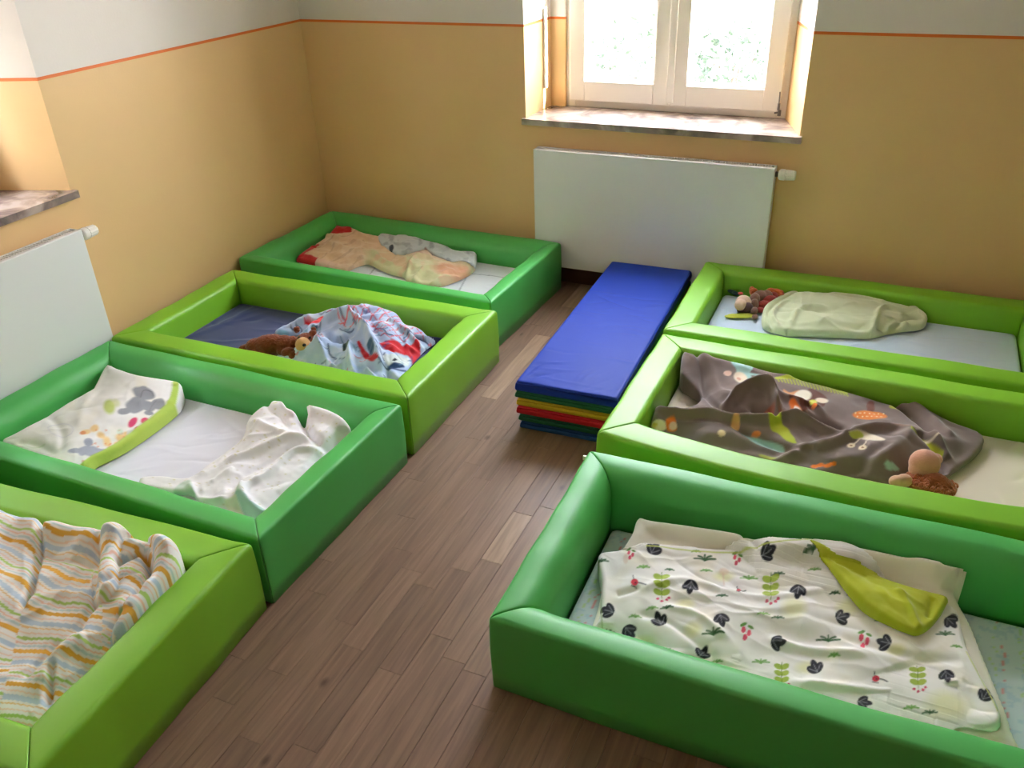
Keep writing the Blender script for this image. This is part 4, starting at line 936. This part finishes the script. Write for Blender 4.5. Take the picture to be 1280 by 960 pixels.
# ------------------------------------------------------------------ blue, green, yellow and red gym mats
MX0, MY0 = 1.7856, -1.4008; MLX, MLY = .391, 1.245; MR = .0224
zz_ = 0.; labs = ['lowest blue gym mat of the stack', 'dark green gym mat lying on the lowest blue one', 'red gym mat in the middle of the stack', 'yellow gym mat between the red and the upper green one', 'dark green gym mat just under the top blue mat', 'wide blue gym mat on top of the stack, wrinkled cover']
for k, (hh, rgb, ox) in enumerate(((.034, (34, 74, 140), .012), (.033, (28, 92, 66), .008), (.036, (196, 26, 40), .002), (.034, (206, 170, 34), .003), (.031, (34, 104, 66), -.002), (.042, (24, 58, 164), .0))):
    def cf(V, rgb=rgb): return np.tile(np.array(S(*rgb)), (len(V), 1))
    dp = None
    if k == 5:
        g1 = crease_fn(26, 8, 14, .10, .007, .0035, 5, (0, MLX, 0, MLY*.7)); g2 = crease_fn(16, 65, 14, .05, .006, .0035, 9, (0, MLX, 0, .13))
        dp = lambda X, Y: g1(X, Y)+g2(X, Y)+.003*fbm(X*6, Y*5, 3, 2)
    o = cushion('gym_mat', ox, MLX-abs(ox)*.5, abs(ox)*.6, MLY-.004*k % .01, zz_+.0008, zz_+hh, .010, M_NYLON, dp, cf, .007 if k == 5 else .03, None, (MX0, MY0, 0), MR, .003)
    zz_ += hh
    tag(o, labs[k]+', beside the right beds', 'gym mat', 'gym mats in one stack')

# ------------------------------------------------------------------ soft toys
def W(px, py, z): return Vector(at(px, py, z))
TOCAM = lambda p: (Vector(CAM)-p).normalized()
tex = bpy.data.textures.new('fur', 'CLOUDS'); tex.noise_scale = .006; tex.noise_depth = 2
def blob(name, balls, m, parent, vox=.0022, fur=.002, smooth=6):
    bm = bmesh.new()
    for (c_, r, *rest) in balls:
        rr = r if isinstance(r, (tuple, list)) else (r, r, r)
        M_ = Matrix.Translation(Vector(c_)-parent.location)
        if rest: M_ = M_ @ Matrix.Rotation(rest[0], 4, 'Z')
        bmesh.ops.create_icosphere(bm, subdivisions=3, radius=1, matrix=M_ @ Matrix.Diagonal((*rr, 1)))
    me = bpy.data.meshes.new(name); bm.to_mesh(me); bm.free(); me.shade_smooth()
    o = link(name, me, m, parent)
    r = o.modifiers.new('r', 'REMESH'); r.mode = 'VOXEL'; r.voxel_size = vox; r.use_smooth_shade = True
    s_ = o.modifiers.new('s', 'SMOOTH'); s_.iterations = smooth; s_.factor = .5
    if fur:
        dm = o.modifiers.new('d', 'DISPLACE'); dm.texture = tex; dm.strength = fur; dm.mid_level = .5
    return o
def plush(name, c, r=.95): return bump(mat(name, S(*c), r, .1, **{'Sheen Weight': .3}), 260, .6, .002)
M_BEAR = plush('bear_plush', (124, 62, 34)); M_TAN = plush('bear_muzzle', (214, 168, 112)); M_BLK = mat('black_plastic', S(22, 16, 14), .25)
zb = ZM['L2']
root = empty('teddy_bear', at(345, 436, zb)); tag(root, 'small brown teddy bear with tan muzzle lying on the navy sheet', 'teddy bear')
hd = W(383, 430, zb+.052); tcv = TOCAM(hd); side = Vector(CR)
ax = (W(385, 432, zb+.05)-W(310, 434, zb+.05)).normalized(); an = math.atan2(ax.y, ax.x)
balls = [(W(340, 431, zb+.046), (.082, .044, .045), an), (W(355, 431, zb+.046), (.045, .040, .042), an), (W(322, 433, zb+.038), (.050, .036, .036), an), (W(366, 430, zb+.05), (.03, .034, .034), an), (hd, .047),
         (W(391, 417, zb+.090), .016), (W(392, 412, zb+.088), .012), (W(371, 412, zb+.080), .014),
         (W(361, 441, zb+.034), (.032, .022, .022), an), (W(367, 445, zb+.025), .023), (W(352, 437, zb+.036), .024), (W(309, 436, zb+.024), (.030, .020, .021), an), (W(304, 437, zb+.022), .019), (W(330, 441, zb+.024), (.03, .018, .018), an), (W(318, 443, zb+.022), .018)]
blob('body', balls, M_BEAR, root, .0026, .006)
mz = hd+tcv*.033-side*.012-Vector(CU)*.004
blob('muzzle', [(mz, .033)], M_TAN, root, .002, .001)
blob('nose', [(mz+tcv*.028+side*.003, (.0085, .0085, .007))], M_BLK, root, .001, 0, 2)
for s_ in (-1, 1): blob('eye', [(hd+tcv*.040+side*(s_*.022-.008)+Vector(CU)*.026, .0055)], M_BLK, root, .0009, 0, 2)

M_SKIN = plush('doll_skin', (226, 190, 172)); M_HAIRB = plush('doll_brown', (104, 66, 50)); M_PURP = plush('doll_cap', (104, 76, 82)); M_SCARF = plush('doll_scarf', (158, 66, 62)); M_ORG = plush('doll_orange', (196, 102, 60)); M_YG = plush('doll_shoe', (186, 192, 72)); M_TEAL = plush('doll_teal', (70, 96, 110)); M_TAUPE = plush('doll_taupe', (132, 98, 86))
zb = ZM['R1']
root = empty('rag_doll', at(950, 395, zb)); tag(root, 'small rag doll with pale face and brown cloak beside the green sleeping bag', 'soft toy')
T = lambda x, y: (900+x*.078125, 350+y*.078125)
h1 = W(*T(375, 370), zb+.036)
blob('head', [(h1, (.036, .034, .036)), (W(*T(330, 400), zb+.04), .026)], M_SKIN, root, .002, .0015)
blob('cap', [(W(*T(420, 440), zb+.027), (.030, .028, .026)), (W(*T(440, 370), zb+.03), (.022, .03, .03)), (W(*T(350, 480), zb+.016), (.022, .02, .014))], M_PURP, root, .002, .002)
blob('cloak', [(W(*T(555, 300), zb+.045), (.022, .028, .026)), (W(*T(550, 400), zb+.03), (.019, .022, .028)), (W(*T(550, 500), zb+.02), (.016, .022, .019)), (W(*T(560, 590), zb+.012), (.014, .018, .011)), (W(*T(650, 270), zb+.04), (.035, .03, .03)), (W(*T(740, 260), zb+.04), (.03, .03, .028))], M_TAUPE, root, .002, .002)
blob('scarf', [(W(*T(690, 400), zb+.022), (.035, .022, .02), .5), (W(*T(790, 320), zb+.034), (.035, .022, .022), .6), (W(*T(640, 480), zb+.015), (.022, .016, .012)), (W(*T(860, 260), zb+.036), (.022, .022, .02))], M_SCARF, root, .002, .003)
blob('hair', [(W(*T(820, 180), zb+.05), (.022, .015, .015)), (W(*T(900, 190), zb+.05), (.022, .015, .015)), (W(*T(960, 220), zb+.045), (.018, .016, .018)), (W(*T(980, 270), zb+.036), (.014, .014, .02)), (W(*T(510, 150), zb+.045), (.012, .012, .014)), (W(*T(540, 190), zb+.05), (.02, .016, .018))], M_ORG, root, .002, .006, 3)
blob('shoe', [(W(*T(300, 575), zb+.006), (.05, .02, .0065), .2), (W(*T(420, 560), zb+.007), (.045, .022, .007), .2), (W(*T(180, 585), zb+.005), (.03, .016, .005), .2)], M_YG, root, .0018, 0)
blob('ribbon', [(W(*T(200, 190), zb+.01), (.03, .010, .009), -.45), (W(*T(250, 215), zb+.014), (.02, .01, .009), -.45)], M_TEAL, root, .0018, 0)
blob('bow', [(W(*T(330, 215), zb+.062), (.012, .008, .007))], plush('doll_bow', (224, 104, 92)), root, .0015, 0)

zb = ZM['R2']
root = empty('plush_doll', at(1160, 612, zb)); tag(root, 'soft doll with pink head and curly brown hair at the edge of the grey blanket', 'soft toy')
D = lambda x, y: (1060+x*.140625, 540+y*.140625)
blob('head', [(W(*D(680, 280), zb+.075), (.046, .044, .046)), (W(*D(780, 240), zb+.085), (.020, .02, .018)), (W(*D(640, 330), zb+.06), .034)], plush('doll_pink', (206, 152, 130)), root, .0026, .001)
blob('hand', [(W(*D(440, 440), zb+.045), (.026, .02, .02), .3), (W(*D(500, 430), zb+.048), (.024, .021, .021), .3)], plush('doll_hand', (216, 170, 142)), root, .002, .001)
blob('body', [(W(*D(640, 440), zb+.03), (.05, .035, .03), -.2), (W(*D(760, 460), zb+.035), (.055, .04, .035), -.2), (W(*D(860, 500), zb+.026), (.035, .03, .025), -.2), (W(*D(560, 430), zb+.03), (.025, .02, .022))], plush('doll_hair_base', (166, 96, 64)), root, .003, .006)
rg = random.Random(4); bm = bmesh.new()
for k in range(130):
    x = rg.uniform(570, 960); y = 395+rg.uniform(0, 130)*(.5+.5*(x-580)/350)+(x-580)*.12; p0 = W(*D(x, y), zb+.045+rg.uniform(-.012, .022)-.02*abs((x-740)/200))-root.location
    a = Vector((rg.uniform(-1, 1), rg.uniform(-1, 1), rg.uniform(-.6, .6))).normalized(); b_ = a.orthogonal().normalized(); c_ = a.cross(b_); R_ = rg.uniform(.0055, .0085)
    tube(bm, [p0+b_*R_*math.cos(t)+c_*R_*math.sin(t)+a*(t*.0011) for t in [q*.7 for q in range(12)]], [.0022]*12, 5)
o = obj('curls', bm, plush('doll_curls', (192, 112, 74)), root, True); tag(o, kind='stuff')

# ------------------------------------------------------------------ garden outside the back window
M_GRAVEL = bump(mat('gravel', S(200, 196, 188), .9), 20, .5, .01); M_LEAF = mat('leaf', S(84, 98, 84), .7); M_BARK = mat('bark', S(92, 80, 70), .9)
tag(box('ground', -24, 18, -16, 40, -1.3, -1.2, M_GRAVEL), kind='structure')
nb = tag(box('light_block_house', -12, -4.6, -12, 5, -1.2, 5.2, mat('light_block_plaster', S(128, 122, 116), .9)), 'added unseen house block that cuts the light reaching the left window', 'light blocker')  # out-of-view house with roof, added to block sky light at the left window
rf = box('light_block_roof', -12.3, -4.4, -12.3, 5.3, 5.2, 5.5, M_SKIRT, bev=.02); rf.parent = nb
def shrub(name, x, y, z, rx, rz, n, seed, label):
    rg = np.random.RandomState(seed); root = empty(name, (x, y, z)); tag(root, label, 'bush')
    P = rg.normal(size=(n, 3)); P /= np.linalg.norm(P, axis=1)[:, None]; P *= rg.uniform(.55, 1, (n, 1)); P *= (rx, rx, rz); P[:, 2] += rz*1.05
    s_ = rg.uniform(.05, .10, n); A = rg.normal(size=(n, 3)); A /= np.linalg.norm(A, axis=1)[:, None]; B = np.cross(A, rg.normal(size=(n, 3))); B /= np.linalg.norm(B, axis=1)[:, None]
    V = np.stack([P-A*s_[:, None], P+B*s_[:, None]*.45, P+A*s_[:, None], P-B*s_[:, None]*.45], 1).reshape(-1, 3); F = np.arange(4*n).reshape(n, 4)
    o = link('foliage', set_mesh('foliage', V, F, None, False), M_LEAF, root); tag(o, kind='stuff')
    bm = bmesh.new()
    for k in range(5):
        a = k*1.26; tube(bm, [(0, 0, 0), (math.cos(a)*rx*.2, math.sin(a)*rx*.2, rz*.7), (math.cos(a)*rx*.5, math.sin(a)*rx*.5, rz*1.4)], [.04, .025, .01], 7)
    obj('stems', bm, M_BARK, root, True)
shrub('garden_bush', -.25, 7.0, -1.2, .8, .85, 1500, 1, 'leafy garden bush seen through the left window pane')
shrub('garden_bush', .75, 8.2, -1.2, .6, .75, 1000, 2, 'low garden bush seen at the left of the right window pane')
sh = box('garden_wall', -6, 9, 13.0, 13.3, -1.2, -.35, mat('garden_wall', S(206, 198, 186), .9)); tag(sh, 'pale garden wall far outside behind the bushes', 'wall')
sh = box('wall_coping', -6.05, 9.05, 12.95, 13.35, -.35, -.22, mat('coping_tile', S(186, 128, 120), .8), bev=.01); sh.parent = bpy.data.objects['garden_wall']
box('patio_slab', .2, 1.9, 5.3, 5.9, -1.2, -1.12, mat('patio_stone', S(140, 138, 136), .9), bev=.01)['kind'] = 'structure'
